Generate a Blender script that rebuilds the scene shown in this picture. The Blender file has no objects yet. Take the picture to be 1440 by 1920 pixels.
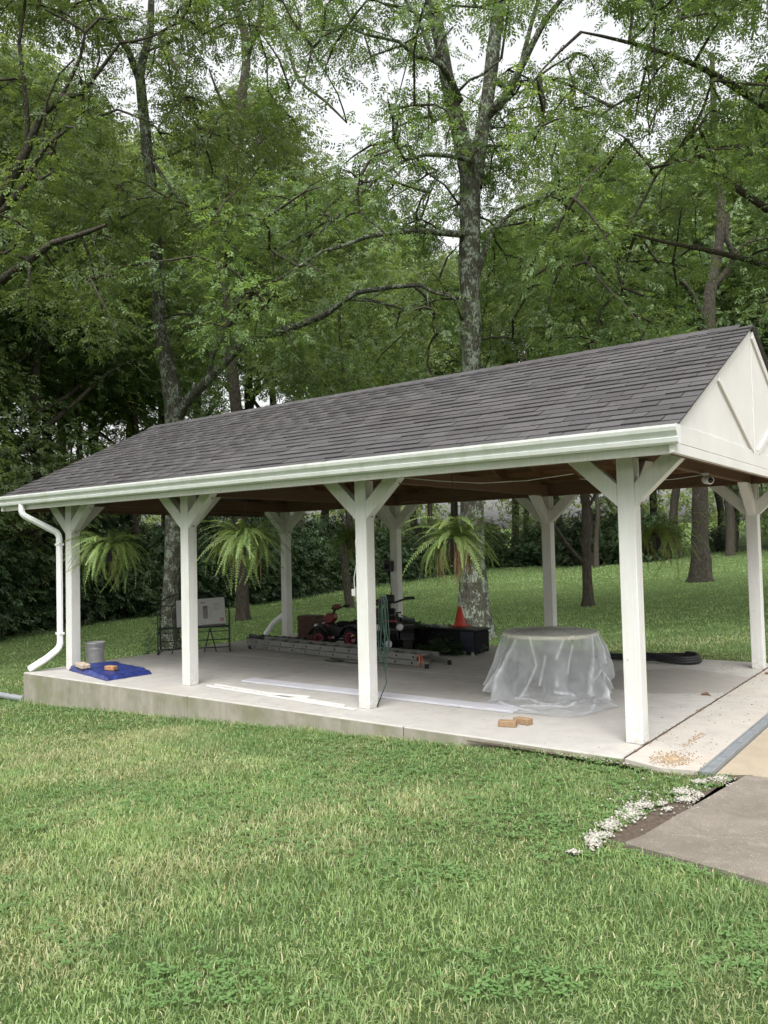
import bpy, bmesh, math, random
import numpy as np
from mathutils import Vector, Matrix, noise
random.seed(7); RS = np.random.RandomState(11)
PI = math.pi
SC = bpy.context.scene; COL = SC.collection
# ------------------------------------------------------------------ camera, sky, sun, exposure
CX, CY, CZ, YAW, PITCH, ROLL, FPX = 2.3822, -6.3831, 1.6282, -0.6413, 0.0433, -0.0233, 1499.85
def cam_axes():
    cy, sy, cp, sp = math.cos(YAW), math.sin(YAW), math.cos(PITCH), math.sin(PITCH)
    f = Vector((sy*cp, cy*cp, sp)); r = Vector((cy, -sy, 0)); u = r.cross(f)
    cr, sr = math.cos(ROLL), math.sin(ROLL)
    return r*cr+u*sr, -r*sr+u*cr, f
RT, UP, FW = cam_axes()
cd = bpy.data.cameras.new('camera'); cam = bpy.data.objects.new('camera', cd); COL.objects.link(cam)
cam.matrix_world = Matrix(((RT.x, UP.x, -FW.x, CX), (RT.y, UP.y, -FW.y, CY), (RT.z, UP.z, -FW.z, CZ), (0, 0, 0, 1)))
cd.sensor_fit = 'VERTICAL'; cd.sensor_height = 24; cd.lens = 24*FPX/1920; cd.clip_start = .05; cd.clip_end = 2000
SC.camera = cam
SUN_EL, SUN_AZ = math.radians(58), math.radians(150)   # azimuth measured from +Y towards +X
w = bpy.data.worlds.new('World'); SC.world = w; w.use_nodes = True
nt = w.node_tree; nt.nodes.clear()
sky = nt.nodes.new('ShaderNodeTexSky'); sky.sky_type = 'NISHITA'; sky.sun_disc = False
sky.sun_elevation = SUN_EL; sky.sun_rotation = SUN_AZ; sky.air_density = 1.6; sky.dust_density = 6; sky.ozone_density = 1
hs = nt.nodes.new('ShaderNodeHueSaturation'); hs.inputs['Saturation'].default_value = .10; hs.inputs['Value'].default_value = 2.1
bg = nt.nodes.new('ShaderNodeBackground'); bg.inputs['Strength'].default_value = .15
wo = nt.nodes.new('ShaderNodeOutputWorld')
nt.links.new(sky.outputs[0], hs.inputs['Color']); nt.links.new(hs.outputs[0], bg.inputs[0]); nt.links.new(bg.outputs[0], wo.inputs[0])
sl = bpy.data.lights.new('sun', 'SUN'); sl.energy = 1.3; sl.angle = math.radians(38); sl.color = (1, .965, .91)
so = bpy.data.objects.new('sun', sl); COL.objects.link(so)
sd = Vector((math.sin(SUN_AZ)*math.cos(SUN_EL), math.cos(SUN_AZ)*math.cos(SUN_EL), math.sin(SUN_EL)))
so.rotation_euler = sd.to_track_quat('Z', 'Y').to_euler(); so.location = (0, 0, 30)
SC.view_settings.view_transform = 'Standard'; SC.view_settings.look = 'None'
SC.view_settings.gamma = 1; SC.view_settings.use_curve_mapping = False
SC.view_settings.exposure = 0.12
SC.render.engine = 'CYCLES'
SC.cycles.max_bounces = 8; SC.cycles.diffuse_bounces = 4; SC.cycles.transparent_max_bounces = 12

# ------------------------------------------------------------------ helpers
def W(px, py, D):                      # point of the place seen at photo pixel px,py, D metres ahead
    q = Vector((CX, CY, CZ)) + (FW + RT*((px-720)/FPX) - UP*((py-960)/FPX))*D
    return q
def sstep(a, b, x):
    t = min(1, max(0, (x-a)/(b-a))); return t*t*(3-2*t)
def gz(x, y):                          # height of the lawn
    z = -.045 + .0445*max(-9, min(0, x))
    if x < -9: z += .03*max(-9, x+9)
    z += .021*max(0, y-7)*sstep(-26, -6, x + .0*y) + .012*max(0, y-7)
    if y > 30: z += .018*(y-30)
    z += .03*noise.noise(Vector((x*.15, y*.15, 3)))*min(1, max(0, (abs(y-2)-4)/5))
    return z
def gzv(x, y):
    z = -.045+.0445*np.clip(x, -9, 0)
    z = z+np.where(x < -9, .03*np.maximum(-9, x+9), 0)
    t = np.clip((x+26)/20, 0, 1); t = t*t*(3-2*t)
    z = z+.021*np.maximum(0, y-7)*t+.012*np.maximum(0, y-7)+np.where(y > 30, .018*(y-30), 0)
    return z
def GR(px, py):                        # where the sight line meets the lawn
    d = 4.
    while d < 160:
        q = W(px, py, d)
        if q.z <= gz(q.x, q.y): return q, d
        d += .1
    return q, d
def tag(o, label=None, cat=None, group=None, kind=None):
    if label: o['label'] = label
    if cat: o['category'] = cat
    if group: o['group'] = group
    if kind: o['kind'] = kind
    return o
def empty(name, loc=(0, 0, 0), rz=0, **k):
    o = bpy.data.objects.new(name, None); COL.objects.link(o); o.location = loc; o.rotation_euler = (0, 0, rz)
    o.empty_display_size = .1
    return tag(o, **k)
def link(name, me, parent=None, M=None):
    o = bpy.data.objects.new(name, me); COL.objects.link(o)
    if parent: o.parent = parent
    if M is not None: o.matrix_local = M
    return o
class MB:
    def __init__(s): s.v = []; s.f = []; s.sm = []
    def add(s, v, f, smooth=False):
        n = len(s.v); s.v += [tuple(a) for a in v]; s.f += [tuple(i+n for i in q) for q in f]; s.sm += [smooth]*len(f); return s
    def box(s, a, b, M=None):
        x0, y0, z0 = a; x1, y1, z1 = b
        v = [Vector(p) for p in ((x0,y0,z0),(x1,y0,z0),(x1,y1,z0),(x0,y1,z0),(x0,y0,z1),(x1,y0,z1),(x1,y1,z1),(x0,y1,z1))]
        if M: v = [M@p for p in v]
        return s.add(v, [(0,3,2,1),(4,5,6,7),(0,1,5,4),(1,2,6,5),(2,3,7,6),(3,0,4,7)])
    def prism(s, poly, axis, a, b):    # poly of (u,v) extruded along axis 0/1/2 from a to b
        def P(u, v, t): return {0: (t, u, v), 1: (u, t, v), 2: (u, v, t)}[axis]
        n = len(poly)
        v = [P(u, q, a) for u, q in poly]+[P(u, q, b) for u, q in poly]
        return s.add(v, [tuple(range(n)), tuple(range(2*n-1, n-1, -1))]+[(i, n+i, n+(i+1) % n, (i+1) % n) for i in range(n)])
    def tube(s, pts, rad, n=8, caps=True, smooth=True, sq=1.0, upv=None):
        pts = [Vector(p) for p in pts]; m = len(pts)
        if not hasattr(rad, '__len__'): rad = [rad]*m
        ref = None; vs = []
        for i, p in enumerate(pts):
            d = (pts[min(i+1, m-1)]-pts[max(i-1, 0)]).normalized()
            if ref is None:
                ref = Vector(upv) if upv else (Vector((0, 0, 1)) if abs(d.z) < .9 else Vector((1, 0, 0)))
            a = d.cross(ref)
            if a.length < 1e-4: a = d.cross(Vector((.3, 1, .2)))
            a.normalize(); b = a.cross(d).normalized(); ref = b
            for k in range(n):
                t = 2*PI*(k+.5)/n
                vs.append(p+a*math.cos(t)*rad[i]+b*math.sin(t)*rad[i]*sq)
        f = [(i*n+k, (i+1)*n+k, (i+1)*n+(k+1) % n, i*n+(k+1) % n) for i in range(m-1) for k in range(n)]
        s.add(vs, f, smooth)
        if caps: s.add([vs[k] for k in range(n)], [tuple(range(n))]); s.add([vs[(m-1)*n+k] for k in range(n)], [tuple(range(n-1, -1, -1))])
        return s
    def lathe(s, prof, c=(0, 0, 0), n=24, axis=2, smooth=True):
        vs = []
        for r, h in prof:
            for k in range(n):
                t = 2*PI*k/n; u, v = r*math.cos(t), r*math.sin(t)
                p = (u, v, h) if axis == 2 else ((h, u, v) if axis == 0 else (u, h, v))
                vs.append((p[0]+c[0], p[1]+c[1], p[2]+c[2]))
        m = len(prof)
        return s.add(vs, [(i*n+k, i*n+(k+1) % n, (i+1)*n+(k+1) % n, (i+1)*n+k) for i in range(m-1) for k in range(n)], smooth)
    def mesh(s, name, mat, bevel=0):
        me = bpy.data.meshes.new(name); me.from_pydata(s.v, [], s.f)
        me.polygons.foreach_set('use_smooth', s.sm)
        bm = bmesh.new(); bm.from_mesh(me)
        if bevel: bmesh.ops.bevel(bm, geom=[e for e in bm.edges if e.calc_face_angle(0) > .5], offset=bevel, segments=1, affect='EDGES')
        bmesh.ops.recalc_face_normals(bm, faces=bm.faces); bm.to_mesh(me); bm.free()
        me.materials.append(mat); return me
    def build(s, name, mat, parent=None, bevel=0): return link(name, s.mesh(name, mat, bevel), parent)
def npmesh(name, V, F, mat, attrs=None, smooth=False):   # V (n,3), F (m,k) of one polygon size
    me = bpy.data.meshes.new(name); V = np.asarray(V, np.float32); F = np.asarray(F, np.int32)
    me.vertices.add(len(V)); me.vertices.foreach_set('co', V.ravel())
    me.loops.add(F.size); me.loops.foreach_set('vertex_index', F.ravel())
    me.polygons.add(len(F)); me.polygons.foreach_set('loop_start', np.arange(0, F.size, F.shape[1], dtype=np.int32))
    if smooth: me.polygons.foreach_set('use_smooth', np.ones(len(F), bool))
    for k, a in (attrs or {}).items():
        at = me.attributes.new(k, 'FLOAT', 'FACE'); at.data.foreach_set('value', np.asarray(a, np.float32))
    me.update(calc_edges=True); me.materials.append(mat); return me

# ------------------------------------------------------------------ materials
class NB:
    def __init__(s, name):
        s.m = bpy.data.materials.new(name); s.m.use_nodes = True; s.t = s.m.node_tree
        s.b = s.t.nodes['Principled BSDF']; s.out = s.t.nodes['Material Output']
    def n(s, typ, **k):
        x = s.t.nodes.new('ShaderNode'+typ)
        for a, v in k.items(): setattr(x, a, v)
        return x
    def l(s, a, b): s.t.links.new(a, b)
    def pos(s, scale=(1, 1, 1), obj=False):
        src = s.n('TexCoord').outputs['Object'] if obj else s.n('NewGeometry').outputs['Position']
        mp = s.n('Mapping'); mp.inputs['Scale'].default_value = scale; s.l(src, mp.inputs[0]); return mp.outputs[0]
    def noise(s, sc, det=4, rough=.6, vec=None, dist=0):
        x = s.n('TexNoise'); x.inputs['Scale'].default_value = sc; x.inputs['Detail'].default_value = det
        x.inputs['Roughness'].default_value = rough; x.inputs['Distortion'].default_value = dist
        s.l(vec if vec is not None else s.pos(), x.inputs['Vector']); return x.outputs['Fac']
    def ramp(s, fac, stops):
        x = s.n('ValToRGB'); e = x.color_ramp.elements
        while len(e) < len(stops): e.new(.5)
        for i, (p, c) in enumerate(stops):
            e[i].position = p; e[i].color = (*c, 1) if hasattr(c, '__len__') else (c, c, c, 1)
        s.l(fac, x.inputs[0]); return x.outputs[0]
    def mix(s, fac, a, b, blend='MIX'):
        x = s.n('Mix', data_type='RGBA', blend_type=blend)
        for v, i in ((fac, 0), (a, 6), (b, 7)):
            if hasattr(v, 'is_linked') or hasattr(v, 'node'): s.l(v, x.inputs[i])
            else: x.inputs[i].default_value = v if i == 0 else ((*v, 1) if len(v) == 3 else v)
        return x.outputs[2]
    def math(s, op, a, b=0., clamp=False):
        x = s.n('Math', operation=op, use_clamp=clamp)
        for v, i in ((a, 0), (b, 1)):
            if hasattr(v, 'node'): s.l(v, x.inputs[i])
            else: x.inputs[i].default_value = v
        return x.outputs[0]
    def bump(s, h, strength=.3, dist=.01):
        x = s.n('Bump'); x.inputs['Strength'].default_value = strength; x.inputs['Distance'].default_value = dist
        s.l(h, x.inputs['Height']); s.l(x.outputs[0], s.b.inputs['Normal'])
    def col(s, c): s.l(c, s.b.inputs['Base Color'])
def simple(name, c, rough=.6, metal=0, var=.15, sc=6, bump=0, bsc=60, obj=False, spec=None):
    k = NB(name); k.b.inputs['Roughness'].default_value = rough; k.b.inputs['Metallic'].default_value = metal
    if spec is not None: k.b.inputs['Specular IOR Level'].default_value = spec
    f = k.noise(sc, 5, vec=k.pos(obj=obj))
    k.col(k.ramp(f, [(.3, tuple(v*(1-var) for v in c)), (.7, tuple(min(1, v*(1+var)) for v in c))]))
    if bump: k.bump(k.noise(bsc, 3, vec=k.pos(obj=obj)), bump, .004)
    return k.m
M = {}
def leafmat(name, c0, c1, c2, trans=.35, yellow=None, gloss=.35):
    k = NB(name); a = k.n('Attribute'); a.attribute_name = 'rnd'
    c = k.ramp(a.outputs['Fac'], [(0, c0), (.55, c1), (1, c2)])
    h = k.n('Attribute'); h.attribute_name = 'tone'
    c = k.mix(k.math('MULTIPLY', h.outputs['Fac'], .85, True), c, yellow or c2)
    oi = k.n('ObjectInfo'); hv = k.n('HueSaturation')
    k.l(k.math('ADD', k.math('MULTIPLY', oi.outputs['Random'], .022), .498), hv.inputs['Hue'])
    k.l(k.math('ADD', k.math('MULTIPLY', oi.outputs['Random'], .4), .8), hv.inputs['Value'])
    k.l(c, hv.inputs['Color']); c = hv.outputs[0]
    k.col(c); k.b.inputs['Roughness'].default_value = .5; k.b.inputs['Specular IOR Level'].default_value = gloss
    tr = k.n('BsdfTranslucent'); k.l(k.mix(1., c, (1.25, 1.2, .6), 'MULTIPLY'), tr.inputs[0])
    mx = k.n('MixShader'); mx.inputs[0].default_value = trans
    k.l(k.b.outputs[0], mx.inputs[1]); k.l(tr.outputs[0], mx.inputs[2]); k.l(mx.outputs[0], k.out.inputs[0]); return k.m
M['leaf'] = leafmat('tree_leaf', (.080, .128, .056), (.115, .170, .072), (.165, .222, .098), .52, (.235, .325, .115))
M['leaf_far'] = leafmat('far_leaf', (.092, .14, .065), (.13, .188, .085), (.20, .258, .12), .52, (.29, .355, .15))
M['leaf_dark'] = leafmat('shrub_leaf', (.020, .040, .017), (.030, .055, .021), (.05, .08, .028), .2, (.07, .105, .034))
M['fern'] = leafmat('fern_leaf', (.13, .20, .06), (.19, .28, .085), (.27, .36, .12), .38, (.36, .40, .18))
M['grass'] = leafmat('grass_blade', (.145, .215, .085), (.245, .335, .135), (.375, .46, .20), .35, (.52, .45, .30), .3)
M['clover'] = leafmat('clover_leaf', (.13, .25, .085), (.18, .32, .11), (.23, .38, .14), .35, (.2, .3, .1), .3)
def barkmat(name, dark, light, lich, amt, sc=1.):
    k = NB(name); p = k.pos((3*sc, 3*sc, .9*sc))
    f = k.noise(7, 6, .7, p, .6); v = k.n('TexVoronoi'); v.inputs['Scale'].default_value = 9; k.l(p, v.inputs['Vector'])
    c = k.ramp(f, [(.3, dark), (.62, light)])
    c = k.mix(k.ramp(v.outputs['Distance'], [(.08, .55), (.35, 0.)]), c, tuple(x*.45 for x in dark))
    l = k.math('MULTIPLY', k.noise(5.5, 4, .6), k.noise(30, 5, .75, k.pos((1, 1, .6))))
    c = k.mix(k.ramp(l, [(amt, 0.), (amt+.04, 1.)]), c, lich)
    k.col(c); k.b.inputs['Roughness'].default_value = .95; k.b.inputs['Specular IOR Level'].default_value = .15
    k.bump(k.math('ADD', f, v.outputs['Distance']), .9, .035); return k.m
M['bark'] = barkmat('lichen_bark', (.042, .040, .031), (.105, .103, .082), (.27, .31, .25), .255)
M['bark_mid'] = barkmat('mossy_bark', (.036, .034, .027), (.085, .083, .066), (.20, .235, .185), .272)
M['bark_gray'] = barkmat('smooth_gray_bark', (.10, .10, .085), (.22, .22, .19), (.34, .37, .31), .25)
M['bark_dark'] = barkmat('dark_bark', (.035, .030, .024), (.085, .075, .06), (.14, .16, .11), .36)
M['white'] = None
k = NB('white_paint'); p = k.pos((1, 1, 1)); f = k.noise(3, 4)
c = k.ramp(f, [(.3, (.64, .635, .62)), (.7, (.70, .70, .69))])
g = k.noise(1., 4, .7, k.pos((60, 60, 1.5)))
c = k.mix(k.ramp(g, [(.35, .34), (.55, 0.)]), c, (.50, .48, .43))
sp = k.noise(38, 2, .5, k.pos((1, 1, .5)))
c = k.mix(k.ramp(sp, [(.735, 0.), (.76, .7)]), c, (.30, .26, .20))
sp_ = k.n('SeparateXYZ'); k.l(k.pos(), sp_.inputs[0]); lo = k.math('MULTIPLY', k.ramp(sp_.outputs['Z'], [(.0, 1.), (.22, 0.)]), k.ramp(k.noise(22, 4, .7), [(.42, 0.), (.62, .6)]))
c = k.mix(lo, c, (.38, .33, .26)); c = k.mix(k.ramp(k.noise(2.2, 5, .7), [(.56, 0.), (.72, .22)]), c, (.50, .49, .42))
k.col(c); k.b.inputs['Roughness'].default_value = .5; k.bump(k.noise(1., 5, .7, k.pos((90, 90, 3))), .5, .004); M['white'] = k.m
k = NB('gable_white'); c = k.ramp(k.noise(2.5, 4), [(.3, (.62, .61, .595)), (.7, (.69, .68, .665))])
g = k.noise(1., 4, .7, k.pos((1, 45, 1.2))); c = k.mix(k.ramp(g, [(.35, .3), (.6, 0.)]), c, (.60, .57, .53))
k.col(c); k.b.inputs['Roughness'].default_value = .6; k.bump(g, .3, .003); M['gable'] = k.m
k = NB('gutter_white'); f = k.noise(1., 5, .65, k.pos((9, 9, 2))); big = k.noise(.7, 2)
gm = k.math('MULTIPLY', k.ramp(f, [(.45, 0.), (.75, .8)]), k.ramp(big, [(.35, .05), (.6, .6)]))
k.col(k.mix(gm, (.70, .72, .71), (.36, .40, .26))); k.b.inputs['Roughness'].default_value = .32; M['gutter'] = k.m
M['alu_white'] = simple('downspout_white', (.74, .75, .76), .35, var=.05)
k = NB('brown_wood'); g = k.noise(3, 6, .65, k.pos((1.2, 26, 26)), 1.2)
oi = k.n('ObjectInfo'); hv = k.n('HueSaturation'); k.l(k.math('ADD', k.math('MULTIPLY', oi.outputs['Random'], .6), .65), hv.inputs['Value'])
k.l(k.ramp(g, [(.3, (.15, .072, .038)), (.7, (.30, .16, .085))]), hv.inputs['Color']); k.col(hv.outputs[0]); k.b.inputs['Roughness'].default_value = .75; M['brown'] = k.m
k = NB('beam_wood'); g = k.noise(3, 6, .65, k.pos((1.2, 26, 26)), 1.2)
k.col(k.ramp(g, [(.3, (.07, .038, .024)), (.7, (.15, .085, .05))])); k.b.inputs['Roughness'].default_value = .8; M['beam'] = k.m
def shinglemat(name, part):
    k = NB(name)
    if part: r = k.n('ObjectInfo').outputs['Random']
    else:
        a = k.n('Attribute'); a.attribute_name = 'rnd'; r = a.outputs['Fac']
    fine = k.noise(260, 3, .8); c = k.ramp(r, [(0, (.064, .061, .064)), (.3, (.076, .073, .076)), (.7, (.086, .083, .086)), (1, (.102, .098, .101))])
    c = k.mix(k.ramp(fine, [(.4, .35), (.62, 0.)]), c, (.04, .035, .037)); c = k.mix(k.ramp(fine, [(.55, 0.), (.75, .5)]), c, (.20, .18, .175))
    big = k.noise(.9, 4, .6); c = k.mix(k.ramp(big, [(.35, .35), (.6, 0.)]), c, (.062, .056, .056))
    st = k.noise(1., 3, .6, k.pos((6, .8, .8))); c = k.mix(k.ramp(st, [(.58, 0.), (.75, .22)]), c, (.17, .16, .14))
    k.col(c); k.b.inputs['Roughness'].default_value = .92; k.b.inputs['Specular IOR Level'].default_value = .2; k.bump(fine, .5, .003); return k.m
M['shingle'] = shinglemat('asphalt_shingle', True); M['shingle_mass'] = shinglemat('asphalt_shingle_mass', False)
# concrete
def concrete(name, base, side=False, warm=(.40, .33, .25), speck=.0):
    k = NB(name); b = base
    f = k.noise(.9, 6, .6); g = k.noise(5, 6, .65); fine = k.noise(120, 3, .7)
    c = k.ramp(f, [(.3, tuple(v*.86 for v in b)), (.7, tuple(v*1.08 for v in b))])
    c = k.mix(k.ramp(g, [(.35, .45), (.55, 0.)]), c, tuple(v*.70 for v in b))
    c = k.mix(k.ramp(k.noise(2.1, 5, .7), [(.55, 0.), (.72, .35)]), c, warm)
    c = k.mix(k.ramp(fine, [(.35, .25), (.5, 0.)]), c, tuple(v*.6 for v in b))
    if speck:
        sp = k.noise(110, 2, .6); c = k.mix(k.ramp(sp, [(.60, 0.), (.72, speck)]), c, (.62, .59, .52))
    k.b.inputs['Roughness'].default_value = .85; k.bump(fine, .25, .004); return k, c
k, c = concrete('patio_concrete', (.40, .385, .36))
# damp patch on the slab right of the table, and the spill ring
p = k.n('NewGeometry').outputs['Position']
mp = k.n('Mapping'); mp.inputs['Location'].default_value = (.55, -3.1*.95, 0); mp.inputs['Scale'].default_value = (.95, .95, 0); k.l(p, mp.inputs[0])
gr = k.n('TexGradient', gradient_type='SPHERICAL'); nn = k.n('Vector' 'Math', operation='ADD'); nz = k.n('TexNoise'); nz.inputs['Scale'].default_value = 1.6
nz.inputs['Detail'].default_value = 4; k.l(p, nz.inputs['Vector']); sc_ = k.n('VectorMath', operation='SCALE'); sc_.inputs['Scale'].default_value = .5
k.l(nz.outputs['Color'], sc_.inputs[0]); off = k.n('VectorMath', operation='ADD'); off.inputs[1].default_value = (-.25, -.25, 0)
k.l(sc_.outputs[0], off.inputs[0]); k.l(mp.outputs[0], nn.inputs[0]); k.l(off.outputs[0], nn.inputs[1])
flat = k.n('VectorMath', operation='MULTIPLY'); flat.inputs[1].default_value = (1, 1, 0); k.l(nn.outputs[0], flat.inputs[0]); k.l(flat.outputs[0], gr.inputs[0])
c = k.mix(k.ramp(gr.outputs['Fac'], [(.12, 0.), (.2, .5)]), c, (.19, .175, .15))
# side face: moss and runs
sep = k.n('SeparateXYZ'); k.l(p, sep.inputs[0]); sidef = k.ramp(k.math('MULTIPLY', sep.outputs['Z'], -30, True), [(.3, 0.), (.6, 1.)])
run = k.noise(1., 5, .7, k.pos((7, 7, 1.6))); blotch = k.noise(2.2, 5, .6)
sc2 = k.ramp(run, [(.3, (.24, .225, .185)), (.68, (.345, .32, .275))])
sc2 = k.mix(k.ramp(blotch, [(.42, 0.), (.62, .75)]), sc2, (.17, .175, .10))
c = k.mix(sidef, c, sc2); k.col(c); M['concrete'] = k.m
k, c = concrete('apron_concrete', (.42, .39, .35), warm=(.42, .30, .19)); k.col(c); M['apron'] = k.m
k, c = concrete('walk_concrete', (.19, .165, .135), warm=(.12, .105, .08), speck=.45); c = k.mix(k.ramp(k.noise(3.2, 6, .75, None, .6), [(.44, 0.), (.62, .5)]), c, (.10, .088, .07)); c = k.mix(k.ramp(k.noise(8, 6, .75), [(.55, 0.), (.7, .35)]), c, (.34, .30, .25)); k.col(c); M['walk'] = k.m
k, c = concrete('tan_concrete', (.34, .285, .21), warm=(.28, .22, .15), speck=.3); k.col(c); M['tan'] = k.m
# lawn soil sheet
k = NB('lawn_ground'); f = k.noise(14, 6, .7); g = k.noise(.45, 4, .55); h = k.noise(90, 4, .8)
c = k.ramp(f, [(.3, (.07, .11, .035)), (.7, (.12, .18, .06))]); c = k.mix(k.ramp(g, [(.55, 0.), (.75, .5)]), c, (.15, .15, .07))
c = k.mix(k.ramp(h, [(.35, .6), (.6, 0.)]), c, (.03, .05, .015))
k.col(c); k.b.inputs['Roughness'].default_value = 1; k.b.inputs['Specular IOR Level'].default_value = .1; k.bump(h, .8, .03); M['lawn'] = k.m
M['soil'] = simple('dark_soil', (.075, .055, .04), 1, var=.5, sc=30, bump=.8, bsc=80)
M['litter'] = simple('forest_floor', (.055, .06, .03), 1, var=.5, sc=3, bump=.5, bsc=20)
M['gravel'] = simple('white_stone', (.36, .345, .30), .9, var=.5, sc=60)
M['pebble'] = simple('tan_pebble', (.38, .28, .18), .8, var=.5, sc=60)
M['drain'] = simple('drain_grate', (.24, .26, .28), .5, .3, var=.2, sc=8)
M['black'] = simple('black_plastic', (.012, .012, .015), .42, var=.2)
M['blackm'] = simple('black_matte', (.010, .010, .013), .8, var=.3, spec=.2)
M['blkmetal'] = simple('black_iron', (.012, .022, .016), .5, .0, var=.2)
M['rubber'] = simple('tyre_rubber', (.012, .012, .012), .8, var=.2)
M['pink'] = simple('pink_rim', (.42, .045, .10), .5, var=.1)
M['red'] = simple('red_plastic', (.17, .016, .014), .4, var=.12)
M['dred'] = simple('maroon_plastic', (.17, .02, .04), .4, var=.12)
M['cone'] = simple('cone_orange', (.52, .045, .018), .5, var=.1)
M['conew'] = simple('pale_tip', (.5, .3, .22), .5, var=.1)
M['lens'] = simple('headlight_lens', (.62, .62, .66), .15, var=.15, sc=30)
M['alu'] = simple('aluminium', (.27, .27, .26), .45, .75, var=.2, sc=9)
M['galv'] = simple('galvanised', (.42, .42, .41), .55, .15, var=.18, sc=14)
M['hose'] = simple('green_hose', (.016, .042, .032), .5, var=.15)
M['tarp'] = simple('blue_tarp', (.020, .032, .15), .42, var=.5, sc=9, bump=.5, bsc=22)
M['brick'] = simple('buff_brick', (.42, .34, .27), .9, var=.22, sc=30, bump=.6, bsc=80)
M['brick2'] = simple('orange_brick', (.40, .21, .10), .9, var=.22, sc=30, bump=.6, bsc=80)
k = NB('rough_lumber'); g = k.noise(4, 5, .7, k.pos((4, 30, 30))); k.col(k.ramp(g, [(.3, (.17, .10, .055)), (.7, (.38, .26, .15))])); k.b.inputs['Roughness'].default_value = .85; M['lumber'] = k.m
M['lilac'] = simple('primed_board', (.50, .50, .54), .55, var=.06, sc=4)
M['trim'] = simple('white_trim', (.60, .59, .57), .55, var=.06)
M['card'] = simple('white_carton', (.50, .50, .50), .7, var=.05)
M['print'] = simple('carton_print', (.14, .15, .14), .7, var=.2)
M['printr'] = simple('carton_pink', (.40, .22, .22), .7, var=.1)
M['cream'] = simple('cream_tabletop', (.80, .76, .58), .5, var=.1)
M['graytop'] = simple('grey_tabletop', (.58, .57, .50), .5, var=.1)
M['wbrown'] = simple('dark_wood_block', (.075, .035, .022), .8, var=.4, sc=14)
M['cable_w'] = simple('white_cable', (.6, .6, .58), .5)
M['cable_o'] = simple('rusty_cable', (.25, .12, .08), .6)
M['graybox'] = simple('gray_plastic', (.22, .23, .24), .5)
M['pot'] = simple('dark_pot', (.035, .03, .035), .6)
M['fernbrown'] = simple('dead_frond', (.19, .11, .06), .9, var=.3, sc=20)
M['orange'] = simple('orange_strap', (.55, .12, .04), .6)
k = NB('clear_plastic_sheet'); k.b.inputs['Base Color'].default_value = (.80, .82, .86, 1); k.b.inputs['Roughness'].default_value = .08; k.b.inputs['Specular IOR Level'].default_value = 1.; k.b.inputs['IOR'].default_value = 1.55
tp = k.n('BsdfTransparent'); tl = k.n('BsdfTranslucent'); tl.inputs[0].default_value = (.8, .82, .86, 1)
vo = k.n('TexVoronoi', feature='DISTANCE_TO_EDGE'); vo.inputs['Scale'].default_value = 5.2
wv = k.n('TexNoise'); wv.inputs['Scale'].default_value = 3.; wa = k.n('VectorMath', operation='SCALE'); wa.inputs['Scale'].default_value = .35; k.l(wv.outputs['Color'], wa.inputs[0])
wb = k.n('VectorMath', operation='ADD'); k.l(wa.outputs[0], wb.inputs[0]); k.l(k.pos((1, 1, .55)), wb.inputs[1]); k.l(wb.outputs[0], vo.inputs['Vector'])
v2 = k.n('TexVoronoi', feature='DISTANCE_TO_EDGE'); v2.inputs['Scale'].default_value = 17; k.l(wb.outputs[0], v2.inputs['Vector'])
hgt = k.math('ADD', k.noise(5, 2, .5, wb.outputs[0], .6), k.math('MULTIPLY', k.math('MINIMUM', v2.outputs['Distance'], .1), .5))
k.bump(hgt, .8, .04)
cr = k.n('Attribute'); cr.attribute_name = 'tone'; crease_glint = cr.outputs['Fac']
k.col(k.mix(crease_glint, (.66, .69, .74), (.9, .91, .94)))  # highlights along the folds put into the colour as whiter lines
a1 = k.n('MixShader'); a1.inputs[0].default_value = .35; k.l(k.b.outputs[0], a1.inputs[1]); k.l(tl.outputs[0], a1.inputs[2])
tf = k.math('SUBTRACT', k.ramp(k.noise(3.2, 3, .6, k.pos((1, 1, .6))), [(.35, .44), (.65, .70)]), k.math('MULTIPLY', crease_glint, .5), True)
a2 = k.n('MixShader'); k.l(tf, a2.inputs[0]); k.l(a1.outputs[0], a2.inputs[1]); k.l(tp.outputs[0], a2.inputs[2]); k.l(a2.outputs[0], k.out.inputs[0]); M['plastic'] = k.m

# ------------------------------------------------------------------ ground
def axis_vals(lo, hi, c0, c1, fine, coarse):
    v = [c0]; s = fine
    while v[-1] < hi: s = fine if v[-1] < c1 else min(coarse, s*1.12); v.append(v[-1]+s)
    a = [c0]; s = fine
    while a[-1] > lo: s = min(coarse, s*1.12); a.append(a[-1]-s)
    return np.array(sorted(set(a+v)))
xs = axis_vals(-260, 160, -14, 4, .4, 8); ys = axis_vals(-60, 320, -7, 12, .4, 8)
V = np.array([(x, y, gz(x, y)) for y in ys for x in xs]); nx = len(xs)
F = np.array([(j*nx+i, j*nx+i+1, (j+1)*nx+i+1, (j+1)*nx+i) for j in range(len(ys)-1) for i in range(nx-1)])
tag(link('lawn_ground', npmesh('lawn_ground', V, F, M['lawn'], smooth=True)), kind='structure')
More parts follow.
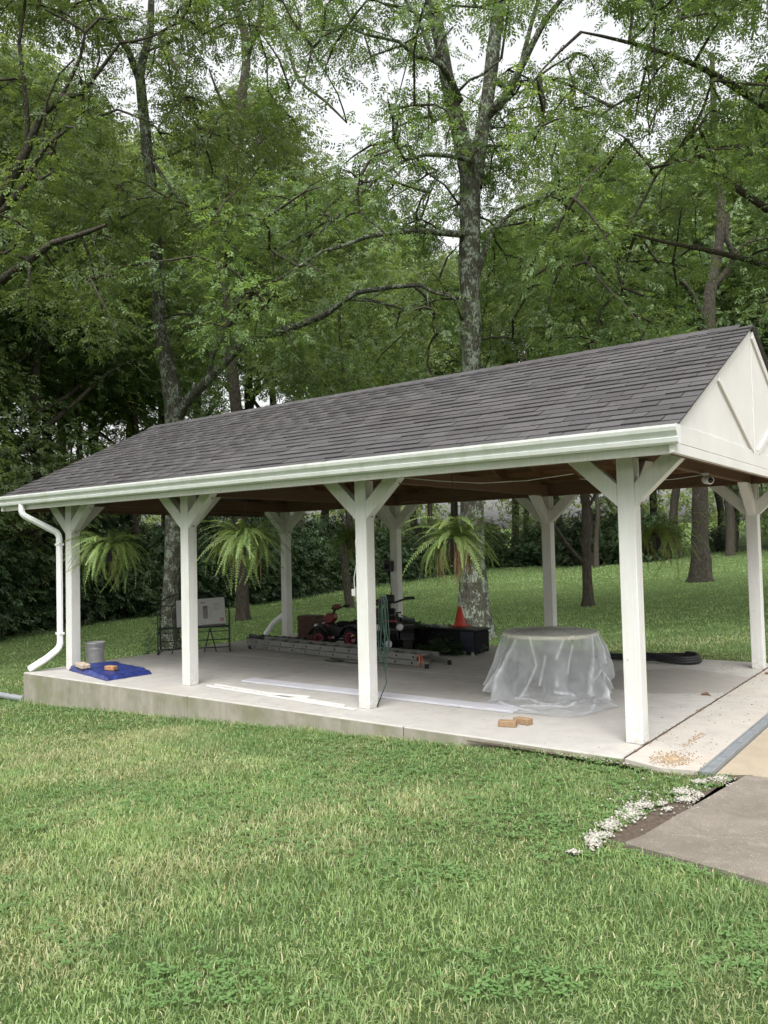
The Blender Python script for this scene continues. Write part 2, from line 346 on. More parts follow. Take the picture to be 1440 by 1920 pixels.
# patio slab: four poured panels with narrow joints, its front wall and the apron
slab = empty('patio_slab', (0, 0, 0), kind='structure')
X0, X1, Y0, Y1, G = -8.38, .142, -.445, 4.98, .004
for (a, b) in ((X0, -4.9), (-4.9, -1.9), (-1.9, X1)):
    for (c0, d0) in ((Y0, 2.25), (2.25, Y1)):
        MB().box((a+G, c0+G, -.9), (b-G, d0-G, 0)).build('concrete_panel', M['concrete'], slab, .012)
MB().box((X0+.03, Y0+.03, -.8), (X1-.03, Y1-.03, -.012)).build('joint_filler', M['soil'], slab)
ap = MB().prism([(.158, -.46), (.45, -.56), (.70, -.50), (.705, 6.4), (.158, 6.4)], 2, -.3, -.004).build('apron_slab', M['apron']); tag(ap, kind='structure')
pv = MB().prism([(.80, -.49), (1.02, -.36), (6.5, -.1), (9, 6), (9, 30), (.80, 30)], 2, -.3, -.03).build('driveway', M['tan']); tag(pv, kind='structure')
wk = empty('walkway', (0, 0, 0), kind='structure')
MB().prism([(.74, -2.06), (1.487, -2.183), (4.5, -2.72), (4.5, -.55), (1.374, -1.607), (.79, -1.885)], 2, -.3, -.012).build('concrete_panel', M['walk'], wk, .008)
MB().prism([(.785, -1.872), (1.374, -1.594), (4.5, -.53), (6.5, -.115), (1.03, -.375), (.985, -.40)], 2, -.3, -.014).build('concrete_panel', M['walk'], wk, .008)
tag(MB().box((.146, -.44, -.05), (.154, 4.98, .0015)).build('joint_strip', M['soil']), kind='structure')
dr = empty('channel_drain', (.75, -.5, 0), label='long narrow grey channel drain between the pale apron and the tan driveway', cat='drain')
MB().box((-.042, 0, -.2), (-.032, 7, 0)).box((.032, 0, -.2), (.042, 7, -.0)).build('drain_edge', M['graybox'], dr)
for i in range(12):
    MB().box((-.031, i*.5+.004, -.05), (.031, i*.5+.496, -.006)).build('grate', M['drain'], dr)
# soil strip and forest floor
def sheet(name, poly, z, mat, kind='structure'):
    bm = bmesh.new(); vs = [bm.verts.new((x, y, z if z is not None else gz(x, y)+.02)) for x, y in poly]; bm.faces.new(vs)
    me = bpy.data.meshes.new(name); bm.to_mesh(me); bm.free(); me.materials.append(mat); return tag(link(name, me), kind=kind)
sheet('soil_bed', [(.60, -2.12), (.78, -2.1), (.83, -1.8), (1.02, -.45), (.90, -.52), (.45, -.60), (.1, -.50), (-1.2, -.50), (-1.2, -.46), (.16, -.43), (.45, -.52), (.70, -.47), (1.0, -.35), (1.05, -.5), (.80, -.8), (.70, -1.3), (.6, -1.75)], -.034, M['soil'])

sheet('soil_edge', [(.83, -.78), (.80, -.48), (1.03, -.34), (1.0, -.42)], -.021, M['soil'])
# ------------------------------------------------------------------ pavilion
pav = empty('pavilion', (0, 0, 0), label='open white timber pavilion with grey shingled gable roof over the concrete patio', cat='pavilion')
PWD = .142; FX = [-8.035, -5.52, -2.76, 0.]; BX = [-8.10, -5.57, -2.80, 0.]; YB = 4.4065; ZH = 2.31
def bevpart(mb, name, mat, parent, b=.006): return mb.build(name, mat, parent, b)
def brace(parent, cx, cy, dx, dy, flip=1):
    # 45 degree brace from post side to header; dx,dy = horizontal direction
    th = .052 if True else .09
    top, bot = ZH, ZH-.40; run = .43; wd = .155
    a = .071  # post half width
    prof = [(a, bot+.0), (a, bot+wd*1.2), (a+run-wd*1.3, top), (a+run, top)]
    v = []
    for s in (-th, th):
        for u, z in prof: v.append((cx+dx*u-dy*s, cy+dy*u+dx*s, z))
    m = MB().add(v, [(0, 1, 2, 3), (7, 6, 5, 4), (0, 4, 5, 1), (1, 5, 6, 2), (2, 6, 7, 3), (3, 7, 4, 0)])
    return m.build('brace', M['white'], parent, .005)
hole = MB().lathe([(0, 0), (.011, 0), (.011, .004), (0, .004)], n=8).mesh('bolt', M['beam'])
for row, (XS, y0) in enumerate(((FX, 0.), (BX, YB))):
    for i, x in enumerate(XS):
        p = MB().box((x, y0, 0), (x+PWD, y0+PWD, ZH)).build('post', M['white'], pav, .006)
        cx, cy = x+.071, y0+.071
        brace(p, cx, y0+.056, 1, 0); brace(p, cx, y0+.056, -1, 0); 
        brace(p, cx, cy, 0, 1 if row == 0 else -1)
        for (u, z) in ((.47, ZH-.055), (.12, ZH-.375)):
            b = link('bolt', hole, p); b.location = (cx+u-.008, y0+.056, z-.0); b.rotation_euler = (0, math.radians(135), 0)
for y0 in (0., YB):
    bevpart(MB().box((-8.75, y0+.012, ZH+.001), (.50, y0+PWD-.012, ZH+.19)), 'header_beam', M['beam'], pav)
for x in (-8.74, -8.0, -5.5, -2.74, .02, .43):
    bevpart(MB().box((x, PWD+.0, ZH+.003), (x+.07, YB, ZH+.165)), 'tie_beam', M['beam'], pav)
RX0, RX1 = -9.03, .622; RY0, RYM = -.44, 2.274; RY1 = 2*RYM-RY0; RZ0, RZ1 = 2.462, 3.783
SLOPE = math.atan2(RZ1-RZ0, RYM-RY0); SL = math.hypot(RZ1-RZ0, RYM-RY0)
# rafters and ceiling boards
def slope_box(x0, x1, u0, u1, n0, n1, side):
    # u along slope from eave, n normal offset; side 0 front, 1 back
    m = MB(); c, s = math.cos(SLOPE), math.sin(SLOPE); v = []
    for n in (n0, n1):
        for (x, u) in ((x0, u0), (x1, u0), (x1, u1), (x0, u1)):
            y = RY0+u*c-n*s; z = RZ0+u*s+n*c
            if side: y = 2*RYM-y
            v.append((x, y, z))
    return m.add(v, [(0, 3, 2, 1), (4, 5, 6, 7), (0, 1, 5, 4), (1, 2, 6, 5), (2, 3, 7, 6), (3, 0, 4, 7)])
for side in (0, 1):
    n = 0; x = -8.9
    while x < .55:
        slope_box(x, x+.045, .06, SL-.06, -.175, -.040, side).build('rafter', M['brown'], pav); x += .61
    for kx in range(21):
        u = .03+kx*.142
        slope_box(RX0+.05, RX1-.05, u, min(u+.137, SL-.01), -.038, -.019, side).build('ceiling_board', M['brown'], pav)
MB().box((-8.9, RYM-.02, RZ1-.27), (.5, RYM+.02, RZ1-.06)).build('ridge_beam', M['beam'], pav)
roof = slope_box(RX0, RX1, 0, SL, -.018, -.004, 0).build('roof', M['shingle'], pav)
roofb = slope_box(RX0, RX1, 0, SL-.002, -.018, -.004, 1).build('roof', M['shingle'], pav)
# shingle tabs
EXP = .1425; NC = 21
def tabmesh(wd, ln, th):
    c, s = math.cos(SLOPE), math.sin(SLOPE)
    v = [(0, 0, .001), (wd, 0, .001), (wd, ln, .001), (0, ln, .001), (0, 0, th), (wd, 0, th), (wd, ln, .003), (0, ln, .003)]
    return MB().add(v, [(0, 3, 2, 1), (4, 5, 6, 7), (0, 1, 5, 4), (1, 2, 6, 5), (2, 3, 7, 6), (3, 0, 4, 7)])
protos = [tabmesh(wd, EXP+.006, (.009, .015, .012, .018)[i]).mesh('shingle', M['shingle']) for i, wd in enumerate((.297, .315, .282, .305))]
camv = Vector((CX, CY, CZ)); c_, s_ = math.cos(SLOPE), math.sin(SLOPE); tabs = []
for r in range(NC):
    x = RX1+.012-random.random()*.3; wprev = 0
    # first from the right edge
    xr = RX1+.012; first = True
    while xr > RX0-.01:
        kx = random.randrange(4); wd = (.297, .315, .282, .305)[kx]; cut = None
        if first and r % 2: cut = wd*.5
        if first: wd = cut or wd
        xl = xr-wd
        if xl < RX0-.012: xl = RX0-.012; wd = xr-xl
        u = r*EXP-.012+random.choice((0, 0, 0, -.004, .004, -.007))
        tabs.append((xl, wd, u, kx, r)); xr = xl-.008; first = False
def tabM(xl, wd, u, kx):
    y = RY0+u*c_; z = RZ0+u*s_
    base = (.297, .315, .282, .305)[kx]
    R = Matrix.Rotation(SLOPE, 4, 'X')
    return Matrix.Translation((xl, y, z)) @ R @ Matrix.Diagonal((wd/base, 1, 1, 1))
tabs.sort(key=lambda t: (Vector((t[0]+.15, RY0+t[2]*c_, RZ0+t[2]*s_))-camv).length)
for t in tabs[:300]:
    link('shingle', protos[t[3]], roof, tabM(*t[:4]))
def mass(tl, parent, flip=False):
    V, F, R = [], [], []
    for t in tl:
        Mt = tabM(*t[:4]); base = [Mt@v.co for v in protos[t[3]].vertices]; n = len(V)
        if flip: base = [Vector((p.x, 2*RYM-p.y, p.z)) for p in base]
        V += [tuple(p) for p in base]; r = random.random()
        for q in ((0, 3, 2, 1), (4, 5, 6, 7), (0, 1, 5, 4), (1, 2, 6, 5), (2, 3, 7, 6), (3, 0, 4, 7)):
            F.append([a+n for a in (q[::-1] if flip else q)]); R.append(r)
    o = link('shingle', npmesh('shingle_courses', V, F, M['shingle_mass'], {'rnd': R}), parent); o['kind'] = 'stuff'
mass(tabs[300:], roof); mass(tabs, roofb, True)
capm = MB().add([(-.0, -.13, -.064), (.30, -.13, -.064), (.30, 0, .004), (0, 0, .004), (.30, .13, -.064), (0, .13, -.064),
                 (0, -.13, -.054), (.30, -.13, -.058), (.30, 0, .010), (0, 0, .016), (.30, .13, -.058), (0, .13, -.054)],
                [(6, 7, 8, 9), (9, 8, 10, 11), (0, 3, 2, 1), (3, 5, 4, 2), (0, 1, 7, 6), (5, 11, 10, 4), (0, 6, 9, 3), (3, 9, 11, 5), (1, 2, 8, 7), (2, 4, 10, 8)]).mesh('ridge_cap', M['shingle'])
x = RX0
while x < RX1-.29:
    o = link('ridge_cap', capm, pav); o.location = (x, RYM, RZ1+.012+random.uniform(-.001, .002)); x += .1965
# fascia, gutters
for side in (0, 1):
    f = lambda y: y if side == 0 else 2*RYM-y
    ya, yb = sorted((f(-.375), f(-.345)))
    zo = .0 if side == 0 else .03
    MB().box((RX0+.03, ya, 2.268 if side == 0 else 2.37), (.575, yb, 2.462)).build('fascia', M['white'], pav, .003)
    prof = [(-.376, 2.452), (-.376, 2.335), (-.43, 2.332), (-.462, 2.345), (-.470, 2.375), (-.455, 2.385), (-.468, 2.40), (-.492, 2.425), (-.500, 2.452), (-.500, 2.470), (-.478, 2.470), (-.478, 2.462),
            (-.492, 2.462), (-.484, 2.43), (-.462, 2.405), (-.449, 2.385), (-.462, 2.372), (-.456, 2.35), (-.43, 2.338), (-.382, 2.341), (-.382, 2.452)]
    prof = [(a, b+zo) for a, b in prof]
    gut = MB().prism([(f(a), b) for a, b in prof], 0, RX0-.02, .635)
    gob = gut.build('gutter', M['gutter'], pav)
    cap = [(a, b) for a, b in prof[:12]]
    for xe in (.6355, RX0-.0235):
        MB().prism([(f(a), b) for a, b in ([(-.374, 2.456+zo)] + prof[1:10] + [(-.502, 2.474+zo), (-.374, 2.474+zo)])], 0, xe, xe+.004).build('end_cap', M['gutter'], gob)
# gables
def gable(xo, out):
    s = 1 if out > 0 else -1
    def bx(a, b, t0, t1, name, mat=M['gable'], bev=.003):
        x0, x1 = sorted((xo+s*t0, xo+s*t1)); return MB().box((x0, a[0], a[1]), (x1, b[0], b[1])).build(name, mat, gp, bev)
    xa, xb = sorted((xo, xo+s*.014))
    eo = .05
    gp = MB().prism([(RY0+.02, 2.335), (RY0+.03, RZ0-.022), (RYM, RZ1-.03), (RY1-.03, RZ0-.022), (RY1-.02, 2.335)], 0, xa, xb).build('gable_panel', M['gable'], pav)
    bx((RY0+.02, 2.268), (RY1-.02, 2.345), -.01, .030, 'bottom_board')
    # tall board whose ends follow the rake
    x0, x1 = sorted((xo+s*.0145, xo+s*.028)); yy = .30
    MB().prism([(RY0+.035, 2.349), (RY0+.04, RZ0-.02), (RY0+.11, 2.497), (RY1-.11, 2.497), (RY1-.04, RZ0-.02), (RY1-.035, 2.349)], 0, x0, x1).build('bottom_board', M['gable'], gp, .002)
    def strip(p, q, wdt, t0, t1, name='batten'):
        (ya, za), (yb, zb) = p, q; L = math.hypot(yb-ya, zb-za); ny, nz_ = -(zb-za)/L*wdt/2, (yb-ya)/L*wdt/2
        x0, x1 = sorted((xo+s*t0, xo+s*t1))
        MB().prism([(ya+ny, za+nz_), (yb+ny, zb+nz_), (yb-ny, zb-nz_), (ya-ny, za-nz_)], 0, x0, x1).build(name, M['gable'], gp, .003)
    strip((RYM, 2.50), (RYM, 3.60), .05, .0142, .024)
    strip((.93, 3.03), (2.16, 2.50), .06, .0145, .036); strip((2*RYM-.93, 3.03), (2*RYM-2.16, 2.50), .06, .0148, .036)
    strip((RYM+.03, RZ1-.10), (RY1-.12, RZ0+.00), .085, .0143, .034, 'rake_board'); strip((RYM-.03, RZ1-.10), (RY0+.12, RZ0), .085, .0143, .019, 'rake_board')
    return gp
gable(.572, 1); gable(RX0+.06, -1)
for xb_ in (-8.925, .545):
    MB().box((xb_, -.34, 2.262), (xb_+.02, 4.88, 2.50)).build('end_beam', M['beam'], pav)
def spout(pts, mat=M['alu_white'], parent=pav, r=.052):
    P = [Vector(p) for p in pts]; out = [P[0]]
    for i in range(1, len(P)-1):
        a, b, c = P[i-1], P[i], P[i+1]; d1 = (a-b).normalized(); d2 = (c-b).normalized(); rr = min(.075, (a-b).length*.45, (c-b).length*.45)
        for t in np.linspace(0, 1, 7):
            p0, p2 = b+d1*rr, b+d2*rr; q = p0*(1-t)**2+b*2*t*(1-t)+p2*t*t
            out.append(q)
    out.append(P[-1]); rad = []
    for i in range(len(out)): rad.append(r*(1 if (i % 2 or i in (0, len(out)-1)) else 1.06))
    return MB().tube(out, rad, 8, caps=True, smooth=False, sq=.72, upv=(0, 1, 0)).build('downspout', mat, parent, 0)
spout([(-8.42, -.43, 2.345), (-8.42, -.43, 2.20), (-8.09, -.06, 1.92), (-8.09, -.055, .32), (-8.20, -.2, .17), (-8.36, -.36, .035)])
spout([(-8.45, YB+.5, 2.345), (-8.45, YB+.5, 2.2), (-8.17, YB+.2, 2.0), (-8.17, YB+.18, .42), (-8.38, YB+.06, .25), (-8.46, YB-.08, .03)])
for z in (.5, 1.75): MB().box((-8.15, -.09, z), (-8.03, -.02, z+.03)).build('strap', M['alu_white'], pav)

# ------------------------------------------------------------------ trees
def resample(pts, rad, step=.35):
    P = [Vector(p) for p in pts]; n = len(P); out = []; R = []
    for i in range(n-1):
        p0, p1, p2, p3 = P[max(0, i-1)], P[i], P[i+1], P[min(n-1, i+2)]; k = max(1, int((p2-p1).length/step))
        for j in range(k):
            t = j/k; out.append(.5*((2*p1)+(p2-p0)*t+(2*p0-5*p1+4*p2-p3)*t*t+(3*p1-p0-3*p2+p3)*t**3)); R.append(rad[i]*(1-t)+rad[i+1]*t)
    out.append(P[-1]); R.append(rad[-1]); return out, R
def limb(mb, pts, rad, n=10, wob=.0, flare=0, lump=.06):
    P, R = resample(pts, rad); s = len(mb.v); m = len(P); ref = Vector((.8, .6, 0)); vs = []
    for i, p in enumerate(P):
        d = (P[min(i+1, m-1)]-P[max(i-1, 0)]).normalized(); a = d.cross(ref)
        if a.length < .05: a = d.cross(Vector((0, .2, 1)))
        a.normalize(); b = a.cross(d).normalized(); ref = b
        for k in range(n):
            t = 2*PI*k/n; dv = a*math.cos(t)+b*math.sin(t); r = R[i]
            q = p+dv*r; r *= 1+lump*2.2*noise.noise(q*3.1)+lump*noise.noise(q*9)
            if flare:
                h = max(0, 1-(p.z-P[0].z)/.9); r *= 1+flare*h**2.2*(.75+.55*math.sin(t*5+.7)+.3*math.sin(t*3))
            vs.append(p+dv*r)
    mb.add(vs, [(i*n+k, (i+1)*n+k, (i+1)*n+(k+1) % n, i*n+(k+1) % n) for i in range(m-1) for k in range(n)], True)
    return P
# spray template: a twig with paired leaflets -> (leaflets, 4 verts) in local frame (x along twig, z up)
def spray_quads(nl, L, lw, ll, rs):
    Q = []
    for i in range(nl):
        t = (i//2+1)/(nl//2+1); side = 1 if i % 2 else -1
        if i == nl-1: ang = 0; base = np.array([L, 0, 0])
        else: ang = side*math.radians(rs.uniform(40, 70)); base = np.array([L*t, 0, -.15*L*t*t])
        d = np.array([math.cos(ang), math.sin(ang), -rs.uniform(.1, .55)]); d /= np.linalg.norm(d)
        n = np.cross(d, [rs.uniform(-.4, .4), rs.uniform(-.4, .4), 1]); n /= np.linalg.norm(n); l = ll*rs.uniform(.75, 1.2); ww = lw*rs.uniform(.8, 1.2)
        Q.append([base, base+d*l*.45+n*ww*.5, base+d*l, base+d*l*.45-n*ww*.5])
    return np.array(Q)
TEMPL = [spray_quads(9, .24, .030, .080, RS) for _ in range(6)]
TEMPL_B = [spray_quads(7, .24, .050, .11, RS) for _ in range(5)]
def place_sprays(pos, az, pitch, roll, scale, tone, T):
    n = len(pos); idx = RS.randint(0, len(T), n); V = []; A = []
    ca, sa, cp, sp, cr, sr = np.cos(az), np.sin(az), np.cos(pitch), np.sin(pitch), np.cos(roll), np.sin(roll)
    ex = np.stack([ca*cp, sa*cp, sp], 1); ey0 = np.stack([-sa, ca, 0*sa], 1); ez0 = np.cross(ex, ey0)
    ey = ey0*cr[:, None]+ez0*sr[:, None]; ez = np.cross(ex, ey)
    out = []; tn = []
    for t in range(len(T)):
        m = idx == t; q = T[t].reshape(-1, 3)
        v = pos[m][:, None, :]+scale[m][:, None, None]*(q[None, :, 0:1]*ex[m][:, None, :]+q[None, :, 1:2]*ey[m][:, None, :]+q[None, :, 2:3]*ez[m][:, None, :])
        out.append(v.reshape(-1, 4, 3)); tn.append(np.repeat(tone[m], len(T[t])))
    Q = np.concatenate(out); return Q, np.concatenate(tn)
def leafmesh(name, Q, tone, mat):
    n = len(Q); return npmesh(name, Q.reshape(-1, 3), np.arange(n*4).reshape(n, 4), mat, {'rnd': RS.rand(n), 'tone': tone})
def clump(c, out, n, size, rs=RS):
    """positions/orientation of n sprays in a drooping flat-layered clump at c, pointing along out"""
    a = rs.rand(n)*2*PI; r = size*np.sqrt(rs.rand(n)); lay = rs.randint(0, 3, n)
    x = r*np.cos(a); y = r*np.sin(a); z = (lay-1)*size*.42+rs.randn(n)*size*.09-.35*r*r/size
    pos = np.stack([c[0]+x, c[1]+y, c[2]+z], 1)
    az = np.where(rs.rand(n) < .6, a, math.atan2(out[1], out[0])+rs.randn(n)*.7)
    return pos, az, -.15+rs.randn(n)*.4-.3*r/size, rs.randn(n)*.5
# --- main trees with pixel-surveyed limbs: each limb is a list of (px, py, D), half-widths in photo px
BARKT = {}
skel = {}
def survey(name, base, limbs, mat, label, flare=.8, n=18):
    """base (px,py,D) at the ground; limbs: list of (points, widths_px)"""
    b = W(*base); g = Vector((b.x, b.y, gz(b.x, b.y)))
    root = empty('tree', g, label=label, cat='tree'); nodes = []
    for li, (pts, wp) in enumerate(limbs):
        P = [W(*p) for p in pts]; R = [w_/FPX*p[2]/2 for w_, p in zip(wp, pts)]
        if li == 0: P = [g-Vector((0, 0, .25))]+P; R = [R[0]]+R
        mb = MB(); Q = limb(mb, P, R, n if li == 0 else (10 if max(wp) > 12 else 7), flare=flare if li == 0 else 0)
        o = mb.build('trunk' if li == 0 else 'limb', mat, root); o.location = -g
        nodes += Q if li else Q[len(Q)//3:]
    skel[name] = (root, g, nodes); return root
survey('A', (890, 1192, 16.3), [
    ([(888, 1150, 16.3), (886, 1080, 16.3), (884, 940, 16.3), (884, 760, 16.3), (883, 640, 16.3), (880, 500, 16.3), (882, 400, 16.3), (880, 330, 16.3), (862, 250, 16.2), (845, 180, 16.1), (828, 90, 16), (810, 0, 15.9), (795, -90, 15.8)], [62, 50, 44, 40, 38, 38, 39, 38, 31, 28, 26, 24, 20]),
    ([(888, 350, 16.4), (900, 270, 16.5), (915, 180, 16.6), (925, 90, 16.7), (938, 0, 16.8), (950, -100, 17)], [34, 28, 26, 26, 24, 20]),
    ([(915, 215, 16.5), (945, 185, 16.3), (975, 130, 16.1), (1000, 80, 16), (1022, 38, 15.9), (1055, -5, 15.8)], [20, 17, 14, 12, 11, 9]),
    ([(928, 150, 16.6), (960, 175, 16.8), (985, 90, 16.9), (1000, 30, 17), (1020, -30, 17)], [12, 10, 9, 8, 7]),
    ([(862, 190, 16.1), (850, 160, 15.8), (828, 122, 15.6), (810, 112, 15.5), (780, 105, 15.4), (748, 78, 15.2), (690, 66, 15), (650, 50, 14.8)], [15, 13, 11, 9, 8, 7, 5, 4]),
    ([(812, 112, 15.5), (798, 75, 15.4), (785, 35, 15.3), (757, -5, 15.2)], [9, 8, 7, 6]),
    ([(813, 112, 15.5), (828, 75, 15.5), (850, 50, 15.4)], [7, 5, 4]),
    ([(872, 440, 16.2), (830, 437, 15.8), (780, 432, 15.4), (730, 437, 15), (687, 444, 14.8), (640, 462, 14.6), (603, 472, 14.5), (560, 500, 14.4), (520, 525, 14.3)], [14, 12, 10, 9, 8, 7, 6, 5, 4]),
    ([(884, 560, 16.4), (905, 480, 16.5), (925, 430, 16.6), (965, 395, 16.8), (1010, 375, 17), (1070, 345, 17)], [12, 11, 9, 8, 7, 5]),
    ([(868, 600, 16.2), (862, 585, 16), (852, 560, 15.9), (830, 545, 15.8)], [7, 6, 5, 4]),
    ([(880, 300, 16), (840, 292, 15.6), (800, 290, 15.2), (760, 300, 14.9), (700, 340, 14.6), (660, 380, 14.5), (595, 440, 14.4)], [9, 8, 7, 6, 6, 5, 4]),
    ([(846, 185, 16), (880, 150, 15.8), (905, 140, 15.6), (940, 110, 15.5)], [6, 5, 4, 3]),
], M['bark'], 'tall lichen-spotted tree with a forked grey trunk rising behind the middle of the pavilion')
survey('B', (318, 1200, 17.1), [
    ([(318, 1160, 17.1), (322, 1080, 17.1), (326, 960, 17.1), (328, 850, 17.1), (325, 760, 17.1), (312, 680, 17.1), (299, 600, 17), (294, 500, 16.9), (290, 400, 16.8), (278, 300, 16.7), (268, 200, 16.6), (262, 140, 16.5), (282, 60, 16.4), (284, 0, 16.3), (280, -70, 16.3)], [34, 30, 30, 32, 36, 30, 24, 23, 22, 20, 20, 18, 14, 12, 9]),
    ([(262, 150, 16.5), (240, 95, 16.3), (215, 60, 16), (186, 0, 15.8), (170, -50, 15.6)], [15, 12, 11, 9, 7]),
    ([(325, 800, 17.1), (345, 760, 17.0), (385, 718, 16.6), (420, 682, 16.3), (450, 650, 16), (487, 633, 15.7), (560, 610, 15.3), (607, 592, 15), (647, 562, 14.9), (670, 548, 14.8), (733, 538, 14.7), (787, 534, 14.6), (812, 548, 14.6), (845, 556, 14.6)], [22, 20, 18, 17, 16, 15, 13, 12, 11, 10, 9, 8, 6, 4]),
    ([(647, 562, 14.9), (700, 565, 15), (760, 580, 15.2), (800, 560, 15.3)], [5, 4, 4, 3]),
    ([(800, 540, 14.6), (803, 575, 14.6), (812, 600, 14.6), (820, 625, 14.6)], [4, 3.5, 3, 2]),
    ([(390, 715, 16.6), (400, 660, 16.4), (430, 610, 16.2), (460, 540, 16), (520, 470, 15.8), (585, 430, 15.6), (650, 395, 15.4)], [11, 10, 9, 9, 8, 6, 4]),
    ([(290, 410, 16.8), (240, 420, 16.5), (215, 432, 16.3), (200, 380, 16)], [9, 7, 6, 4]),
    ([(285, 300, 16.7), (325, 360, 16.4), (380, 430, 16), (450, 470, 15.7)], [8, 6, 5, 3]),
], M['bark_mid'], 'tall tree with pale lichened trunk beside the wire bench, one long limb arching right')
survey('C', (455, 1140, 25), [
    ([(454, 1110, 25), (450, 950, 25), (446, 800, 25), (430, 650, 25), (418, 500, 25), (420, 400, 25), (430, 330, 25), (446, 250, 25), (452, 190, 25), (462, 120, 25), (458, 60, 25), (444, 20, 25), (436, -60, 25)], [24, 22, 21, 21, 20, 19, 18, 20, 18, 17, 15, 13, 10]),
    ([(464, 105, 25), (474, 70, 24.8), (488, 35, 24.6), (492, -40, 24.5)], [13, 12, 11, 9]),
    ([(470, 85, 25), (492, 52, 24.5), (520, 52, 24.2), (545, 105, 24), (560, 150, 23.8), (610, 190, 23.5), (650, 230, 23.2)], [9, 9, 8, 7, 6, 5, 3]),
    ([(446, 240, 25), (420, 200, 24.6), (405, 165, 24.4), (392, 130, 24.2)], [7, 6, 5, 3]),
], M['bark_dark'], 'slender leaning tree standing at the wood edge behind the left hanging fern')
survey('L', (-120, 1215, 15), [
    ([(-118, 1100, 15), (-105, 900, 15), (-90, 700, 15), (-55, 520, 15), (-30, 440, 14.9), (0, 372, 14.8), (28, 325, 14.7), (50, 282, 14.6), (75, 220, 14.5), (115, 182, 14.4), (150, 178, 14.2), (185, 135, 14), (225, 80, 13.8)], [50, 44, 40, 36, 26, 20, 17, 15, 13, 12, 9, 7, 5]),
    ([(50, 282, 14.6), (52, 220, 14.5), (44, 150, 14.4), (36, 80, 14.3), (45, 20, 14.2)], [10, 9, 8, 7, 5]),
    ([(-30, 440, 14.9), (15, 385, 14.6), (45, 350, 14.4), (62, 310, 14.3), (90, 270, 14.2), (130, 240, 14)], [15, 13, 12, 11, 8, 5]),
    ([(-80, 640, 15), (-30, 560, 14.6), (10, 520, 14.3), (55, 488, 14), (100, 455, 13.8), (150, 440, 13.6), (200, 422, 13.4)], [22, 19, 17, 15, 12, 9, 6]),
    ([(115, 182, 14.4), (150, 110, 14.2), (160, 60, 14), (110, 30, 13.9), (85, 18, 13.8)], [7, 6, 6, 5, 4]),
    ([(80, 275, 14.2), (88, 190, 14), (110, 140, 13.8), (140, 110, 13.7)], [5, 4, 4, 3]),
], M['bark_dark'], 'big leaning tree at the left edge of the photo with dark bare stems')
survey('R', (1700, 1180, 15.5), [
    ([(1700, 1100, 15.5), (1690, 900, 15.5), (1680, 700, 15.4), (1670, 500, 15.3), (1660, 300, 15.2), (1650, 100, 15), (1640, -60, 15)], [60, 52, 48, 44, 38, 30, 22]),
    ([(1670, 560, 15.3), (1560, 470, 14.8), (1450, 400, 14.4), (1350, 330, 14), (1310, 290, 13.8), (1295, 250, 13.6), (1320, 200, 13.4), (1335, 150, 13.2)], [26, 20, 15, 11, 9, 8, 6, 4]),
    ([(1350, 330, 14), (1310, 240, 13.8), (1280, 270, 13.6), (1230, 330, 13.4), (1180, 420, 13.2), (1120, 450, 13)], [8, 7, 6, 5, 4, 3]),
    ([(1660, 400, 15.2), (1540, 280, 14.5), (1420, 190, 14), (1300, 120, 13.5), (1180, 80, 13), (1090, 60, 12.8)], [24, 18, 14, 10, 7, 4]),
    ([(1680, 680, 15.4), (1560, 560, 15), (1440, 500, 14.8), (1330, 470, 14.6), (1250, 455, 14.4), (1190, 440, 14.2)], [22, 17, 12, 9, 6, 4]),
], M['bark_dark'], 'broad tree beyond the right edge whose bright-tipped boughs hang over the roof')
survey('D', (1315, 1083, 27), [
    ([(1314, 1050, 27), (1312, 960, 27), (1316, 800, 27), (1328, 640, 27), (1330, 560, 27), (1345, 480, 27), (1352, 400, 27), (1340, 250, 27), (1335, 100, 27)], [36, 29, 27, 25, 22, 19, 16, 12, 8]),
    ([(1335, 540, 27), (1370, 500, 26.8), (1376, 478, 26.6), (1362, 450, 26.5), (1366, 400, 26.4)], [13, 11, 10, 9, 7]),
    ([(1328, 620, 27), (1290, 540, 26.5), (1240, 500, 26), (1200, 440, 25.5)], [12, 10, 7, 4]),
    ([(1376, 480, 26.6), (1400, 455, 26.4), (1440, 445, 26)], [7, 5, 4]),
], M['bark_dark'], 'stout dark-trunked shade tree standing alone on the lawn at the right')
survey('E', (1103, 1148, 21.4), [
    ([(1103, 1120, 21.4), (1100, 1060, 21.4), (1098, 960, 21.4), (1100, 850, 21.4), (1108, 720, 21.4), (1120, 600, 21.4), (1150, 500, 21.4)], [19, 17, 15, 14, 12, 9, 5]),
    ([(1096, 1058, 21.4), (1072, 1032, 21.2), (1045, 995, 21), (1020, 955, 20.8), (1000, 900, 20.6), (985, 800, 20.4)], [9, 9, 8, 7, 6, 3]),
    ([(1098, 960, 21.4), (1130, 900, 21.2), (1160, 820, 21)], [6, 5, 3]),
], M['bark_dark'], 'small thin dark tree with a low fork seen right of the rear post')

